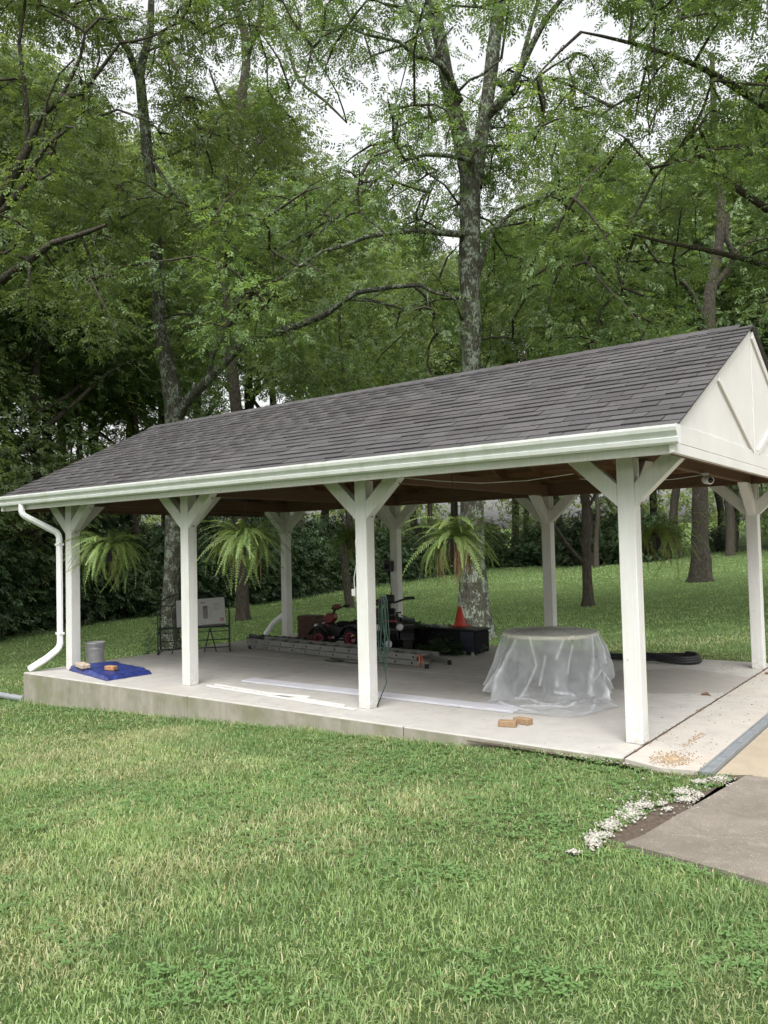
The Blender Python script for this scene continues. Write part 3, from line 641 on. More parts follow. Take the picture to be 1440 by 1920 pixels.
# foliage clumps of the surveyed trees
gaps = [(435, 110, 62, 70), (500, 120, 40, 40), (1000, 80, 60, 60), (900, 105, 48, 80), (720, 70, 45, 40), (770, 140, 40, 40), (850, 30, 40, 60), (110, 115, 60, 40), (5, 255, 40, 90), (1085, 265, 50, 55), (1150, 170, 60, 35), (1390, 90, 60, 50),
        (1420, 350, 60, 40), (1300, 450, 90, 40), (1400, 420, 60, 60), (1330, 585, 60, 40), (745, 500, 60, 40), (640, 180, 30, 30), (200, 300, 45, 25), (370, 360, 60, 25), (60, 250, 40, 40), (20, 40, 30, 30), (1240, 530, 40, 30)]
NCLUMP = 2050
def gapw(px, py):
    g = 0
    for x, y, a, b in gaps: g = max(g, 1.25-((px-x)/(a*.9))**2*.6-((py-y)/(b*.9))**2*.6)
    return g
buckets = {k: [] for k in 'ABCLRDE'}; twigs = {k: MB() for k in 'ABCLRDE'}
NODE = [(k, p) for k in 'ABCLRDE' for p in skel[k][2]]
NP = np.array([p[:] for _, p in NODE]); cand = []
tries = 0
while len(cand) < NCLUMP and tries < 20000:
    tries += 1
    px = random.uniform(-520, 1950); py = random.uniform(-420, 830)
    if py > 560 and random.random() < (py-560)/300: continue
    if px < 750 and py > 560 and random.random() < .35+(py-560)/200: continue
    if random.random() < gapw(px, py): continue
    if noise.noise(Vector((px*.0085, py*.0085, 1.7))) < -.24: continue
    D = random.uniform(13.2, 21) if px < 1000 else random.uniform(11.5, 20)
    if 820 < px < 960 and py > 300 and D < 17: D = random.uniform(17, 21)
    p = W(px, py, D)
    if -10.2 < p.x < 1.8 and -1.5 < p.y < 6 and p.z < 5.2: continue
    if p.z < 3.2: continue
    d2 = ((NP-np.array(p[:]))**2).sum(1); j = int(d2.argmin()); dist = math.sqrt(d2[j])
    if dist > 6.5: continue
    cand.append((dist, px, py, p))
cand.sort(key=lambda c: c[0]); made = len(cand); CN = list(NP); CK = [k_ for k_, _ in NODE]; CP = [p for _, p in NODE]
for dist, px, py, p in cand:
    arr = np.array(CN); d2 = ((arr-np.array(p[:]))**2).sum(1); d2[:len(NP)] *= 1.25; j = int(d2.argmin()); q = CP[j]; key = CK[j]; dd = (p-q).length
    bright = noise.noise(Vector((p.x*.5, p.y*.5, p.z*.5)))
    tone = max(0, min(1, .12+bright*1.1+.25*random.random()))
    if px > 1000 and random.random() < .25: tone = min(1, tone+.6)
    out = (p-q).normalized() if dd > .1 else Vector((1, 0, 0))
    n = random.randint(24, 44); size = random.uniform(.36, .70)
    buckets[key].append((p, out, n, size, tone))
    mid = q.lerp(p, .5)+Vector((random.uniform(-.2, .2), random.uniform(-.2, .2), random.uniform(-.05, .22)))*min(1, dd/1.5)
    r0 = .010+.006*max(0, 3.5-dist)+.004*dd
    pts, rr = resample([q, mid, p, p+out*size*.6+Vector((0, 0, -.12))], [r0, r0*.8, r0*.6, .004], .5)
    twigs[key].tube(pts, rr, 5, caps=False)
    CN.append(np.array(p[:])); CK.append(key); CP.append(p)
for key in buckets:
    if not buckets[key]: continue
    root, g, _ = skel[key]; PO, AZ, PI_, RO, SCL, TN = [], [], [], [], [], []
    for (p, out, n, size, tone) in buckets[key]:
        a, b, c, d = clump(p, out, n, size); PO.append(a); AZ.append(b); PI_.append(c); RO.append(d)
        SCL.append(RS.uniform(.8, 1.25, n)); TN.append(np.clip(tone+RS.randn(n)*.12, 0, 1))
    Q, tn = place_sprays(np.concatenate(PO), np.concatenate(AZ), np.concatenate(PI_), np.concatenate(RO), np.concatenate(SCL), np.concatenate(TN), TEMPL)
    o = link('crown', leafmesh('crown', Q-np.array(g[:]), tn, M['leaf']), root)
    t = twigs[key].build('twigs', M['bark_dark'], root); t.location = -g; t['kind'] = 'stuff'

# background tree prototypes
def bg_crown(seed, H, bare, R, n_cl, dens):
    rs = np.random.RandomState(seed); PO, AZ, PP, RO, SC_, TN = [], [], [], [], [], []
    for i in range(n_cl):
        h = bare+(H-bare)*rs.rand()**.85; f = (h-bare)/(H-bare); rr = R*math.sin(min(1, f*.9+.14)*PI)**.6*(.35+.65*math.sqrt(rs.rand())); a = rs.rand()*2*PI
        c = (rr*math.cos(a), rr*math.sin(a), h); size = rs.uniform(.7, 1.25)
        p, az, pi_, ro = clump(c, (math.cos(a), math.sin(a), 0), dens, size, rs); PO.append(p); AZ.append(az); PP.append(pi_); RO.append(ro)
        SC_.append(rs.uniform(1., 1.6, dens)); TN.append(np.clip(rs.rand()*.7-.2+rs.randn(dens)*.1, 0, 1))
    Q, tn = place_sprays(*[np.concatenate(z) for z in (PO, AZ, PP, RO, SC_, TN)], TEMPL_B)
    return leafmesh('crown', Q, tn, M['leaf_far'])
def bg_trunk(seed, H, bare, r0, R):
    rs = random.Random(seed); mb = MB(); x = y = 0; P = [Vector((0, 0, -.3))]; Rr = [r0]
    for i in range(1, 9):
        x += rs.uniform(-.28, .28); y += rs.uniform(-.28, .28); P.append(Vector((x, y, H*.9*i/8))); Rr.append(r0*(1-.105*i))
    limb(mb, P, Rr, 9, flare=.4)
    for i in range(11):
        t = rs.uniform(.30, .9); k = t*8; j = min(7, int(k)); b = P[j].lerp(P[j+1], k-j); a = rs.random()*2*PI; L = R*rs.uniform(.5, 1.05)*(1-.4*t); r = r0*(1-t)*.55+.02
        up = rs.uniform(.35, 1.1)
        pts = [b, b+Vector((math.cos(a)*L*.35, math.sin(a)*L*.35, L*.3*up)), b+Vector((math.cos(a+.25)*L*.7, math.sin(a+.25)*L*.7, L*.65*up)), b+Vector((math.cos(a+.1)*L, math.sin(a+.1)*L, L*.8*up))]
        limb(mb, pts, [r, r*.75, r*.5, r*.25], 6)
    return mb.mesh('trunk', M['bark_dark'])
BG = []
for s, (H, bare, r0, R, ncl, dn) in enumerate(((15, 7.6, .17, 3.4, 190, 28), (17, 8.8, .21, 3.7, 200, 28), (12, 5.6, .13, 2.9, 140, 28), (18.5, 9.4, .23, 4.0, 200, 28), (9.5, 1.6, .09, 2.2, 95, 24))):
    BG.append((bg_trunk(40+s, H, bare, r0, R), bg_crown(50+s, H, bare, R, ncl, dn), H))
def bgtree(p, kind, s, rz, label, group=None, name='tree'):
    o = empty(name, (p.x, p.y, gz(p.x, p.y)), rz, label=label, cat='tree', group=group); o.scale = (s, s, s)
    link('trunk', BG[kind][0], o); link('crown', BG[kind][1], o); return o
GROUPT = 'trees of the wood beyond the lawn'
EDGE = [(-260, 1235), (-120, 1215), (0, 1190), (100, 1175), (200, 1160), (320, 1148), (450, 1135), (550, 1118), (640, 1105), (760, 1088), (860, 1075), (960, 1064), (1130, 1062), (1240, 1054), (1800, 1045)]
ED = [(x, GR(x, y)[1]) for x, y in EDGE]
def edgeD(px): return float(np.interp(px, [e[0] for e in ED], [e[1] for e in ED]))
print('edge', [(a, round(b, 1)) for a, b in ED])
spots = []
rb = random.Random(5)
for lay, (D0, D1, n) in enumerate(((22, 26, 20), (27, 35, 20), (38, 48, 13))):
    for i in range(n):
        px = -330+(2100)*(i+rb.uniform(.2, .8))/n; D = rb.uniform(D0, D1)
        D = max(D, edgeD(px)+1.2+lay*4+rb.random()*3)
        if abs(px-455) < 45 and lay == 0: continue
        spots.append((px, D, lay))
for px, D, lay in spots:
    p = W(px, 1100, D); kind = rb.choice((0, 1, 3, 0, 2) if lay == 0 else (0, 1, 3, 3))
    lab = 'green leafy tree with a dark trunk in the wood edge beyond the lawn' if lay == 0 else 'green leafy tree standing deeper in the wood behind the front trees'
    bgtree(p, kind, rb.uniform(.92, 1.2)*(1.25 if D > 40 else 1), rb.random()*6.3, lab, GROUPT if lay == 0 else 'trees standing deeper in the wood')
for px, py, kind, s, lab in ((658, 1140, 0, .9, 'thin dark tree seen just left of the third front post'), (1118, 1064, 1, .75, 'dark trunk standing behind the small forked tree on the lawn'), (1376, 1034, 0, 1.1, 'grey trunked tree beside the black fence on the far right')):
    q, D = GR(px, py); bgtree(q, kind, s, rb.random()*6, lab)
for px, D in ((-170, 22), (-110, 25), (-60, 28), (-30, 24.5), (15, 31), (55, 27), (120, 32), (200, 33), (430, 38), (700, 47), (1010, 56), (1180, 50), (1420, 44)):
    p = W(px, 1100, max(D, edgeD(px)+1.5)); bgtree(p, 4, rb.uniform(.85, 1.15)*(1.0 if px < 250 else .85), rb.random()*6.3, 'low-branching young tree filling the gap between the bigger trunks of the wood', 'young trees of the understory')
for i in range(16):     # unseen trees added round the camera to block low skylight
    a = math.radians(-10+i*13.5+rb.uniform(-4, 4)); D = rb.uniform(15, 24); x = CX+D*math.sin(a+PI/2-.1); y = CY-6+D*math.cos(a+PI/2-.1)
    if y > -9 and abs(x) < 14: y -= 8
    bgtree(Vector((x, y, 0)), rb.choice((0, 1, 3)), rb.uniform(.9, 1.1), rb.random()*6.3, 'unseen leafy tree added around the camera to block low skylight', 'unseen trees added to block skylight')
# shrubs
def shrubmesh(seed, n_cl, dens, mat, sq=1.):
    rs = np.random.RandomState(seed); L = [[] for _ in range(6)]
    for i in range(n_cl):
        a = rs.rand()*2*PI; r = .95*math.sqrt(rs.rand()); h = (1-.45*r*r)*(.12+.88*rs.rand())*1.9*sq
        p, az, pi_, ro = clump((r*math.cos(a), r*math.sin(a), h), (math.cos(a), math.sin(a), 0), dens, rs.uniform(.28, .42), rs)
        for k_, v in enumerate((p, az, pi_, ro, rs.uniform(.55, .95, dens), np.clip(rs.rand()*.6-.2+rs.randn(dens)*.1, 0, 1))): L[k_].append(v)
    Q, tn = place_sprays(*[np.concatenate(z) for z in L], TEMPL_B); return leafmesh('foliage', Q, tn, mat)
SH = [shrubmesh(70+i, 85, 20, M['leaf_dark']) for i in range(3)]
stemm = MB()
for i in range(6):
    a = i*1.05; stemm.tube([(0, 0, -.2), (.15*math.cos(a), .15*math.sin(a), .6), (.4*math.cos(a), .4*math.sin(a), 1.4)], [.03, .02, .008], 5)
stemm = stemm.mesh('stem', M['bark_dark'])
rb = random.Random(9); si = 0
edge = [(-260, 1235), (-120, 1215), (0, 1190), (100, 1175), (200, 1160), (320, 1148), (450, 1135), (550, 1118), (640, 1105), (760, 1088), (860, 1075), (960, 1062), (1130, 1060), (1240, 1052)]
for i in range(len(edge)-1):
    (xa, ya), (xb, yb) = edge[i], edge[i+1]; n = 3 if i < 9 else 2
    for j in range(n):
        for row in (0, 1):
            t = (j+rb.uniform(.1, .9))/n; px = xa+(xb-xa)*t; q, D = GR(px, ya+(yb-ya)*t)
            D2 = D+.9+row*rb.uniform(1.5, 2.6); q = W(px, 1100, D2); s = rb.uniform(1.15, 1.7)*(1+row*.35)*(1 if D < 30 else .95)
            o = empty('shrub', (q.x, q.y, gz(q.x, q.y)-.1), rb.random()*6.3, label='dark green bush in the undergrowth line along the far lawn edge' if row == 0 else 'taller dark bush behind the front undergrowth along the wood', cat='shrub', group='bushes along the wood edge' if row == 0 else 'bushes behind the first row')
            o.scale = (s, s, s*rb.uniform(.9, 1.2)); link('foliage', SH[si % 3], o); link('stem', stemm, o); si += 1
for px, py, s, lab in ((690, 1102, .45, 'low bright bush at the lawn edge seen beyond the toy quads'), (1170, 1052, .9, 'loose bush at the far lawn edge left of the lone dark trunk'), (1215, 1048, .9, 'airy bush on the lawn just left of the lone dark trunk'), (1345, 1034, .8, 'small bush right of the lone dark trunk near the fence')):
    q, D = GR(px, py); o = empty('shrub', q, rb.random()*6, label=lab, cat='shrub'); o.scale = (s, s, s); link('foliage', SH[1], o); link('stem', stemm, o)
# far field and a distant tree belt behind everything
fb = np.random.RandomState(3); L = [[] for _ in range(6)]
for i in range(520):
    px = -900+3300*fb.rand(); D = fb.uniform(62, 85); q = W(px, 1000, D); p, az, pi_, ro = clump((q.x, q.y, gz(q.x, q.y)+1+fb.rand()*7), (0, 1, 0), 16, fb.uniform(1.5, 3), fb)
    for k_, v in enumerate((p, az, pi_, ro, fb.uniform(3, 5, 16), np.clip(fb.rand()*.8+fb.randn(16)*.1, 0, 1))): L[k_].append(v)
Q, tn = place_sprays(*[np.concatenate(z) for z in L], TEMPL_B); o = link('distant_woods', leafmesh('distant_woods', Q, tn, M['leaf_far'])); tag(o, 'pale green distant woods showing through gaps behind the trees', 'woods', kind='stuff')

# fence far right
fa, _ = GR(1340, 1030); fbp, _ = GR(1560, 1032); fd = (fbp-fa); fl = fd.length; fd.normalize()
fr = empty('metal_fence', fa, math.atan2(fd.y, fd.x), label='low black metal picket fence beyond the lawn on the far right', cat='fence')
nst = int(min(fl, 26)/.13); pk = MB().box((-.012, -.012, 0), (.012, .012, 1.25)).mesh('picket', M['blkmetal'])
for i in range(nst):
    p = fa+fd*(i*.13); o = link('picket', pk, fr); o.location = (i*.13, 0, gz(p.x, p.y)-fa.z)
for z in (.12, 1.12):
    mb = MB(); pts = [(i*1.3, 0, gz(*(fa+fd*(i*1.3)).xy)-fa.z+z) for i in range(int(nst*.13/1.3)+1)]; mb.tube(pts, .02, 4, smooth=False).build('rail', M['blkmetal'], fr)

# ------------------------------------------------------------------ grass
def in_poly(x, y, poly):
    c = np.zeros(len(x), bool); j = len(poly)-1
    for i in range(len(poly)):
        xi, yi = poly[i]; xj, yj = poly[j]
        c ^= ((yi > y) != (yj > y)) & (x < (xj-xi)*(y-yi)/(yj-yi+1e-12)+xi); j = i
    return c
HARD = [[(X0, Y0-.01), (.158, Y0-.01), (.158, Y1), (X0, Y1)], [(.158, -.47), (.45, -.57), (.72, -.5), (1.02, -.36), (9, 0), (9, 40), (.158, 40)],
        [(.72, -2.08), (4.5, -2.74), (6.5, -.1), (1.0, -.36)], [(.62, -2.05), (.76, -2.05), (1.02, -.42), (.93, -.6), (.74, -1.2), (.66, -1.7)]]
def pnoise(x, y, s, z=0.):
    a = np.empty(len(x)); 
    for i in range(len(x)): a[i] = noise.noise(Vector((x[i]*s, y[i]*s, z)))
    return a
def lattice(x, y, s, seed):           # fast value noise
    rs = np.random.RandomState(seed); T = rs.rand(256, 256); u, v = x*s+500, y*s+500; i, j = np.floor(u).astype(int), np.floor(v).astype(int); fu, fv = u-i, v-j
    fu = fu*fu*(3-2*fu); fv = fv*fv*(3-2*fv); g = lambda a, b: T[a % 256, b % 256]
    return (g(i, j)*(1-fu)+g(i+1, j)*fu)*(1-fv)+(g(i, j+1)*(1-fu)+g(i+1, j+1)*fu)*fv
def GZ(px, py, z):
    d = FW+RT*((px-720)/FPX)-UP*((py-960)/FPX); t = (z-CZ)/d.z; return (CX+d.x*t, CY+d.y*t)
rg_ = np.random.RandomState(8); GRAV = []
for zx, zy, rx, ry, n_ in ((130, 1322, 38, 12, 70), (262, 1245, 48, 38, 260), (300, 1205, 70, 18, 200), (375, 1140, 58, 36, 380), (420, 1060, 25, 16, 40), (520, 1065, 62, 40, 430), (590, 1003, 68, 17, 230), (725, 992, 26, 12, 70), (765, 1032, 26, 12, 60), (870, 915, 60, 20, 240), (880, 965, 66, 20, 240), (975, 938, 30, 16, 90), (978, 845, 44, 13, 130), (1110, 825, 56, 19, 220), (700, 960, 330, 120, 130), (1180, 850, 50, 26, 40)):
    for _ in range(n_):
        zz_ = -.03+rg_.rand()*.016; q = GZ(1040+(zx+rg_.randn()*rx*.55)/3.6, 1230+(zy+rg_.randn()*ry*.55)/3.6, zz_)
        GRAV.append((q[0], q[1], zz_))
GC = set((int(round(p[0]/.018)), int(round(p[1]/.018))) for p in GRAV)
def blades(N, Dr, pxr, hr, wr, seed, name, lean=1.0, power=1.):
    rs = np.random.RandomState(seed); D = Dr[0]+(Dr[1]-Dr[0])*rs.rand(N)**power; px = rs.uniform(pxr[0], pxr[1], N)
    f = np.array([FW.x, FW.y]); f /= np.linalg.norm(f); r = np.array([f[1], -f[0]])
    lat = (px-720)/FPX*D; x = CX+f[0]*D+r[0]*lat; y = CY+f[1]*D+r[1]*lat
    # clumping
    x = x+rs.randn(N)*.02; y = y+rs.randn(N)*.02
    keep = np.ones(N, bool)
    for P in HARD: keep &= ~in_poly(x, y, P)
    dn = lattice(x, y, 3.1, 5)*.6+lattice(x, y, 9, 6)*.4; keep &= rs.rand(N) < .35+1.2*dn
    cell = np.fromiter(((int(i), int(j)) in GC for i, j in zip(np.round(x/.018), np.round(y/.018))), bool, N); keep &= ~(cell & (rs.rand(N) < .85))
    x, y, D = x[keep], y[keep], D[keep]; N = len(x); z = gzv(x, y)+np.where(D > 15, .0, 0)-.01
    far = (np.abs(y-2)-4)/5; far = np.clip(far, 0, 1); 
    h = rs.uniform(hr[0], hr[1], N)*(.65+.8*lattice(x, y, 1.6, 9))*np.where((y > Y0-.12) & (y < Y0) & (x < .1), 1.5, 1); wd = rs.uniform(wr[0], wr[1], N)*(1+.0*D); az = rs.rand(N)*2*PI; la = rs.rand(N)*2*PI; ln = lean*rs.rand(N)**.7*h*1.2
    ox, oy = np.cos(az)*wd/2, np.sin(az)*wd/2; lx, ly = np.cos(la)*ln, np.sin(la)*ln
    b0 = np.stack([x-ox, y-oy, z], 1); b1 = np.stack([x+ox, y+oy, z], 1)
    m0 = np.stack([x-ox*.8+lx*.35, y-oy*.8+ly*.35, z+h*.6], 1); m1 = np.stack([x+ox*.8+lx*.35, y+oy*.8+ly*.35, z+h*.6], 1)
    t = np.stack([x+lx, y+ly, z+h*np.maximum(.25, 1-.45*(ln/h)**2)], 1)
    V = np.stack([b0, b1, m1, m0, t], 1).reshape(-1, 3); k = np.arange(N)[:, None]*5
    F = np.concatenate([k+np.array([[0, 1, 2]]), k+np.array([[0, 2, 3]]), k+np.array([[3, 2, 4]])], 1).reshape(-1, 3)
    tone = np.clip((lattice(x, y, .9, 21)-.42)*1.3+(lattice(x, y, 3.3, 22)-.5)*1.0, 0, 1)*.8
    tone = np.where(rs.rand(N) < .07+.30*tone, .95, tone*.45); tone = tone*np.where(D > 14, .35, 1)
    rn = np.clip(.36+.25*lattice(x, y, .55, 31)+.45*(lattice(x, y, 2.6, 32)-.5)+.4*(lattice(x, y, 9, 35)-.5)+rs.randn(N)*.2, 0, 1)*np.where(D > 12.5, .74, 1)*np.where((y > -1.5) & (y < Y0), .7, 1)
    return V, F, np.repeat(rn, 3), np.repeat(tone, 3)
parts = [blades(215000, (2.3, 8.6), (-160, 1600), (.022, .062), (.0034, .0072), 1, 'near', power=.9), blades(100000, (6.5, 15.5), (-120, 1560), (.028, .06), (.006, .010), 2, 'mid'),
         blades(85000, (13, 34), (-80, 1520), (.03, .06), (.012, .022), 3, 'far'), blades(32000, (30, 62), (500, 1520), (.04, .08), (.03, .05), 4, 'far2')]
off = 0; VV, FF, A, B = [], [], [], []
for V, F, a, b in parts: VV.append(V); FF.append(F+off); off += len(V); A.append(a); B.append(b)
V = np.concatenate(VV)
g = link('grass', npmesh('grass', V, np.concatenate(FF), M['grass'], {'rnd': np.concatenate(A), 'tone': np.concatenate(B)})); tag(g, 'short mown green grass with straw patches around the patio', 'grass', kind='stuff')
# clover and broad weeds
rs = np.random.RandomState(77); N = 30000; Dd = rs.uniform(3, 11.5, N); px = rs.uniform(-100, 1540, N); f = np.array([FW.x, FW.y]); f /= np.linalg.norm(f); r = np.array([f[1], -f[0]])
lat = (px-720)/FPX*Dd; x = CX+f[0]*Dd+r[0]*lat; y = CY+f[1]*Dd+r[1]*lat; keep = (rs.rand(N) < np.clip((lattice(x, y, 1.1, 41)*.5+lattice(x, y, 3.7, 42)*.3+lattice(x, y, 11, 43)*.2-.46)*5.5, 0, .85)) | ((y > -.85) & (y < -.44) & (x < .1) & (rs.rand(N) < .8))
for P in HARD: keep &= ~in_poly(x, y, P)
x, y = x[keep], y[keep]; n = len(x); rad = rs.uniform(.009, .021, n); zz = gzv(x, y)+rs.uniform(.015, .035, n); a0 = rs.rand(n)*6.28; Q = []
for k_ in range(3):
    a = a0+k_*2.09; c, s = np.cos(a), np.sin(a); tl = rs.uniform(-.3, .3, n)
    for_ = [np.stack([x, y, zz], 1), np.stack([x+rad*(c-.55*s), y+rad*(s+.55*c), zz+rad*tl], 1), np.stack([x+rad*1.5*c, y+rad*1.5*s, zz+rad*tl*1.3], 1), np.stack([x+rad*(c+.55*s), y+rad*(s-.55*c), zz+rad*tl], 1)]
    Q.append(np.stack(for_, 1))
Q = np.concatenate(Q); m = len(Q)
tag(link('clover', npmesh('clover', Q.reshape(-1, 3), np.arange(m*4).reshape(m, 4), M['clover'], {'rnd': np.clip(rs.rand(m)*.5+.3, 0, 1), 'tone': np.zeros(m)})), 'small round-leaved clover patches growing through the lawn', 'clover', kind='stuff')
# ivy round the foot of the left tree
rsv = np.random.RandomState(15); g_ = skel['B'][1]; n = 420; aa = rsv.rand(n)*6.28; hh = rsv.rand(n)**1.6*1.35
pos = np.stack([g_.x+np.cos(aa)*(.26+.16*(1.3-hh))+rsv.randn(n)*.05, g_.y+np.sin(aa)*(.26+.16*(1.3-hh))+rsv.randn(n)*.05, g_.z+hh], 1)
Q, tn = place_sprays(pos, aa+rsv.randn(n)*.5, rsv.randn(n)*.4, rsv.randn(n)*.6, rsv.uniform(.35, .6, n), rsv.rand(n)*.2, TEMPL)
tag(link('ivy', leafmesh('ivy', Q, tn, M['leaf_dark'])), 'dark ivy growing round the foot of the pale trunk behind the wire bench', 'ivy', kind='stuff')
# gravel, pebbles, debris
def stones(name, pts, size, mat, label, cat, seed=1, flat=.7):
    rs = np.random.RandomState(seed); pts = np.asarray(pts); n = len(pts)
    base = np.array([(1, 0, 0), (0, 1, 0), (-1, 0, 0), (0, -1, 0), (.1, .1, 1), (0, .1, -1)], float); T = np.array([(0, 1, 4), (1, 2, 4), (2, 3, 4), (3, 0, 4), (1, 0, 5), (2, 1, 5), (3, 2, 5), (0, 3, 5)])
    s = rs.uniform(size[0], size[1], n); a = rs.rand(n)*6.28; v = base[None]*(1+rs.randn(n, 6, 3)*.28)*s[:, None, None]; v[:, :, 2] *= flat
    c, d = np.cos(a)[:, None], np.sin(a)[:, None]; vx = v[:, :, 0]*c-v[:, :, 1]*d; vy = v[:, :, 0]*d+v[:, :, 1]*c; v = np.stack([vx, vy, v[:, :, 2]], 2)+pts[:, None, :]
    F = (np.arange(n)[:, None, None]*6+T[None]).reshape(-1, 3); return tag(link(name, npmesh(name, v.reshape(-1, 3), F, mat)), label, cat, kind='stuff')
P = [tuple(p) for p in GRAV]
rs = np.random.RandomState(8)
for i in range(70): P.append((rs.uniform(-.5, .2), -.475+rs.randn()*.014, -.03))
stones('white_gravel', P, (.004, .012), M['gravel'], 'strip of small white gravel between the lawn and the walkway', 'gravel', 3)
P = []
for i in range(620):
    a = rs.rand()*6.28; r = abs(rs.randn()); P.append((.44+r*.085*math.cos(a)+.02, -.30+r*.12*math.sin(a), .001))
for i in range(70): t = rs.rand(); P.append((.42+.02*rs.randn(), .15+t*.5+.02*rs.randn(), .001))
stones('tan_pebbles', [p for p in P if p[0] > .165 and -.52 < p[1]], (.004, .009), M['pebble'], 'scatter of small tan pebbles on the front corner of the apron', 'pebbles', 4)
P = [(rs.uniform(-8, .65), rs.uniform(-.4, 4.8), .002) for _ in range(300)]+[(.15+rs.randn()*.012, rs.uniform(-.3, 4.9), .001) for _ in range(420)]+[(rs.uniform(-1.6, 0), 4.3+rs.randn()*.25, .001) for _ in range(120)]+[(rs.uniform(.16, .68), rs.uniform(0, 4.5), .001) for _ in range(110)]
stones('dry_debris', P, (.003, .009), M['fernbrown'], 'scattered dry crumbs and bits of leaf on the patio concrete', 'debris', 5, .3)

# ------------------------------------------------------------------ hanging ferns
def frond_mesh(seed, L, droop):
    rs = np.random.RandomState(seed); n = 30; Q = []; pts = []
    for i in range(n+1):
        t = i/n; pts.append(np.array([L*(t-.28*t**3*droop), 0, L*(.42*t-(.55+.65*droop)*t*t)]))
    for i in range(n):
        t = (i+.5)/n; wd = .055*math.sin(PI*min(1, t*.82+.14))**.6*(1-.35*t)*rs.uniform(.9, 1.3); p, q = pts[i], pts[i+1]; d = (q-p)/np.linalg.norm(q-p)
        for s in (-1, 1):
            e = np.array([d[0]*.35, s, d[2]*.35-.25-rs.rand()*.25]); e /= np.linalg.norm(e); w_ = wd*rs.uniform(.85, 1.15)
            Q.append([p, p+e*w_*.45+d*.008, p+e*w_, p+e*w_*.45-d*.006])
        Q.append([p-np.array([0, .003, 0]), q-np.array([0, .003, 0]), q+np.array([0, .003, 0]), p+np.array([0, .003, 0])])
    Q = np.array(Q); return npmesh('frond', Q.reshape(-1, 3), np.arange(len(Q)*4).reshape(-1, 4), M['fern'], {'rnd': rs.rand(len(Q)), 'tone': np.full(len(Q), rs.rand()*.5)})
FR = [frond_mesh(i, L, d) for i, (L, d) in enumerate(((.56, .62), (.62, .85), (.50, .40), (.66, .78), (.44, 1.0)))]
DR = [MB().tube([(0, 0, 0), (.03, 0, .02), (.06, .01, -.12), (.07, 0, -.36)], [.004, .004, .006, .002], 4).mesh('dead_frond', M['fernbrown']),
      MB().tube([(0, 0, 0), (.04, 0, .02), (.09, .02, -.10), (.085, 0, -.25)], [.005, .004, .008, .002], 4).mesh('dead_frond', M['fernbrown'])]
potm = MB().lathe([(0, -.19), (.095, -.19), (.13, .0), (.14, .0), (.14, .02), (.12, .02), (.115, -.02), (0, -.02)], n=16).mesh('pot', M['pot'])
def fern(x, y, z, top, n, label, sc=1., dead=0, seed=0, grp=None):
    o = empty('hanging_fern', (x, y, z), label=label, cat='fern', group=grp); rs = random.Random(seed); o.scale = (sc, sc, sc)
    link('pot', potm, o); H = (top-z)/sc
    for a in (0, 2.1, 4.2): MB().tube([(.13*math.cos(a), .13*math.sin(a), .02), (0, 0, .38)], .0025, 4).build('hanger_wire', M['blkmetal'], o)
    MB().tube([(0, 0, .38), (0, 0, H)], .004, 4).build('hanger_wire', M['blkmetal'], o)
    for i in range(n):
        f = link('frond', FR[rs.randrange(5)], o); a = rs.random()*2*PI; t = rs.random(); rr = .09*math.sqrt(t)
        f.location = (rr*math.cos(a), rr*math.sin(a), .03); s = rs.uniform(.5, 1.2)
        f.rotation_euler = (rs.gauss(0, .45), rs.uniform(-1.0, .8), a+rs.uniform(-.7, .7)); f.scale = (s, s, s)
    for i in range(dead):
        f = link('dead_frond', DR[i % 2], o); a = rs.random()*2*PI; f.location = (.09*math.cos(a), .09*math.sin(a), .0); f.rotation_euler = (0, 0, a); s = rs.uniform(.8, 1.5); f.scale = (s, s, s)
fern(-7.10, .07, 1.69, ZH, 200, 'bushy green fern hanging between the first and second front posts', .93, 10, 1)
fern(-4.44, .07, 1.74, ZH, 175, 'bushy green fern hanging between the second and third front posts', .92, 16, 2)
fern(-1.62, .07, 1.67, ZH, 150, 'green fern with brown trailing stems and its dark pot showing, nearest the right', .86, 46, 3)
fern(-1.09, YB+.07, 1.70, ZH, 90, 'shaded dark fern on the rear beam seen right of the nearest front post', 1., 10, 4)
fern(-6.43, YB+.07, 1.78, ZH, 90, 'shaded dark fern on the rear beam just left of the third front post', 1., 10, 5)

# ------------------------------------------------------------------ things on the patio
# round table under clear plastic
TC = Vector((-1.465, 1.76, 0)); TR = .51; TZ = .655
tb = empty('round_table', TC, label='round folding table with cream rim under the clear plastic sheet', cat='table')
MB().lathe([(0, TZ), (TR-.03, TZ), (TR-.03, TZ-.03), (0, TZ-.03)], n=48).build('tabletop', M['graytop'], tb)
MB().lathe([(TR-.03, TZ+.002), (TR-.005, TZ+.002), (TR, TZ-.004), (TR, TZ-.035), (TR-.02, TZ-.04), (TR-.03, TZ-.03), (TR-.03, TZ+.002)], n=48).build('rim', M['cream'], tb)
for a in (.6, 2.2, 3.75, 5.3):
    MB().tube([(.33*math.cos(a), .33*math.sin(a), TZ-.04), (.40*math.cos(a), .40*math.sin(a), 0)], .014, 8).build('leg', M['graybox'], tb)
nA, nR, nT = 300, 84, 14; V = []; CR = []
camdir = math.atan2(CY-TC.y, CX-TC.x)
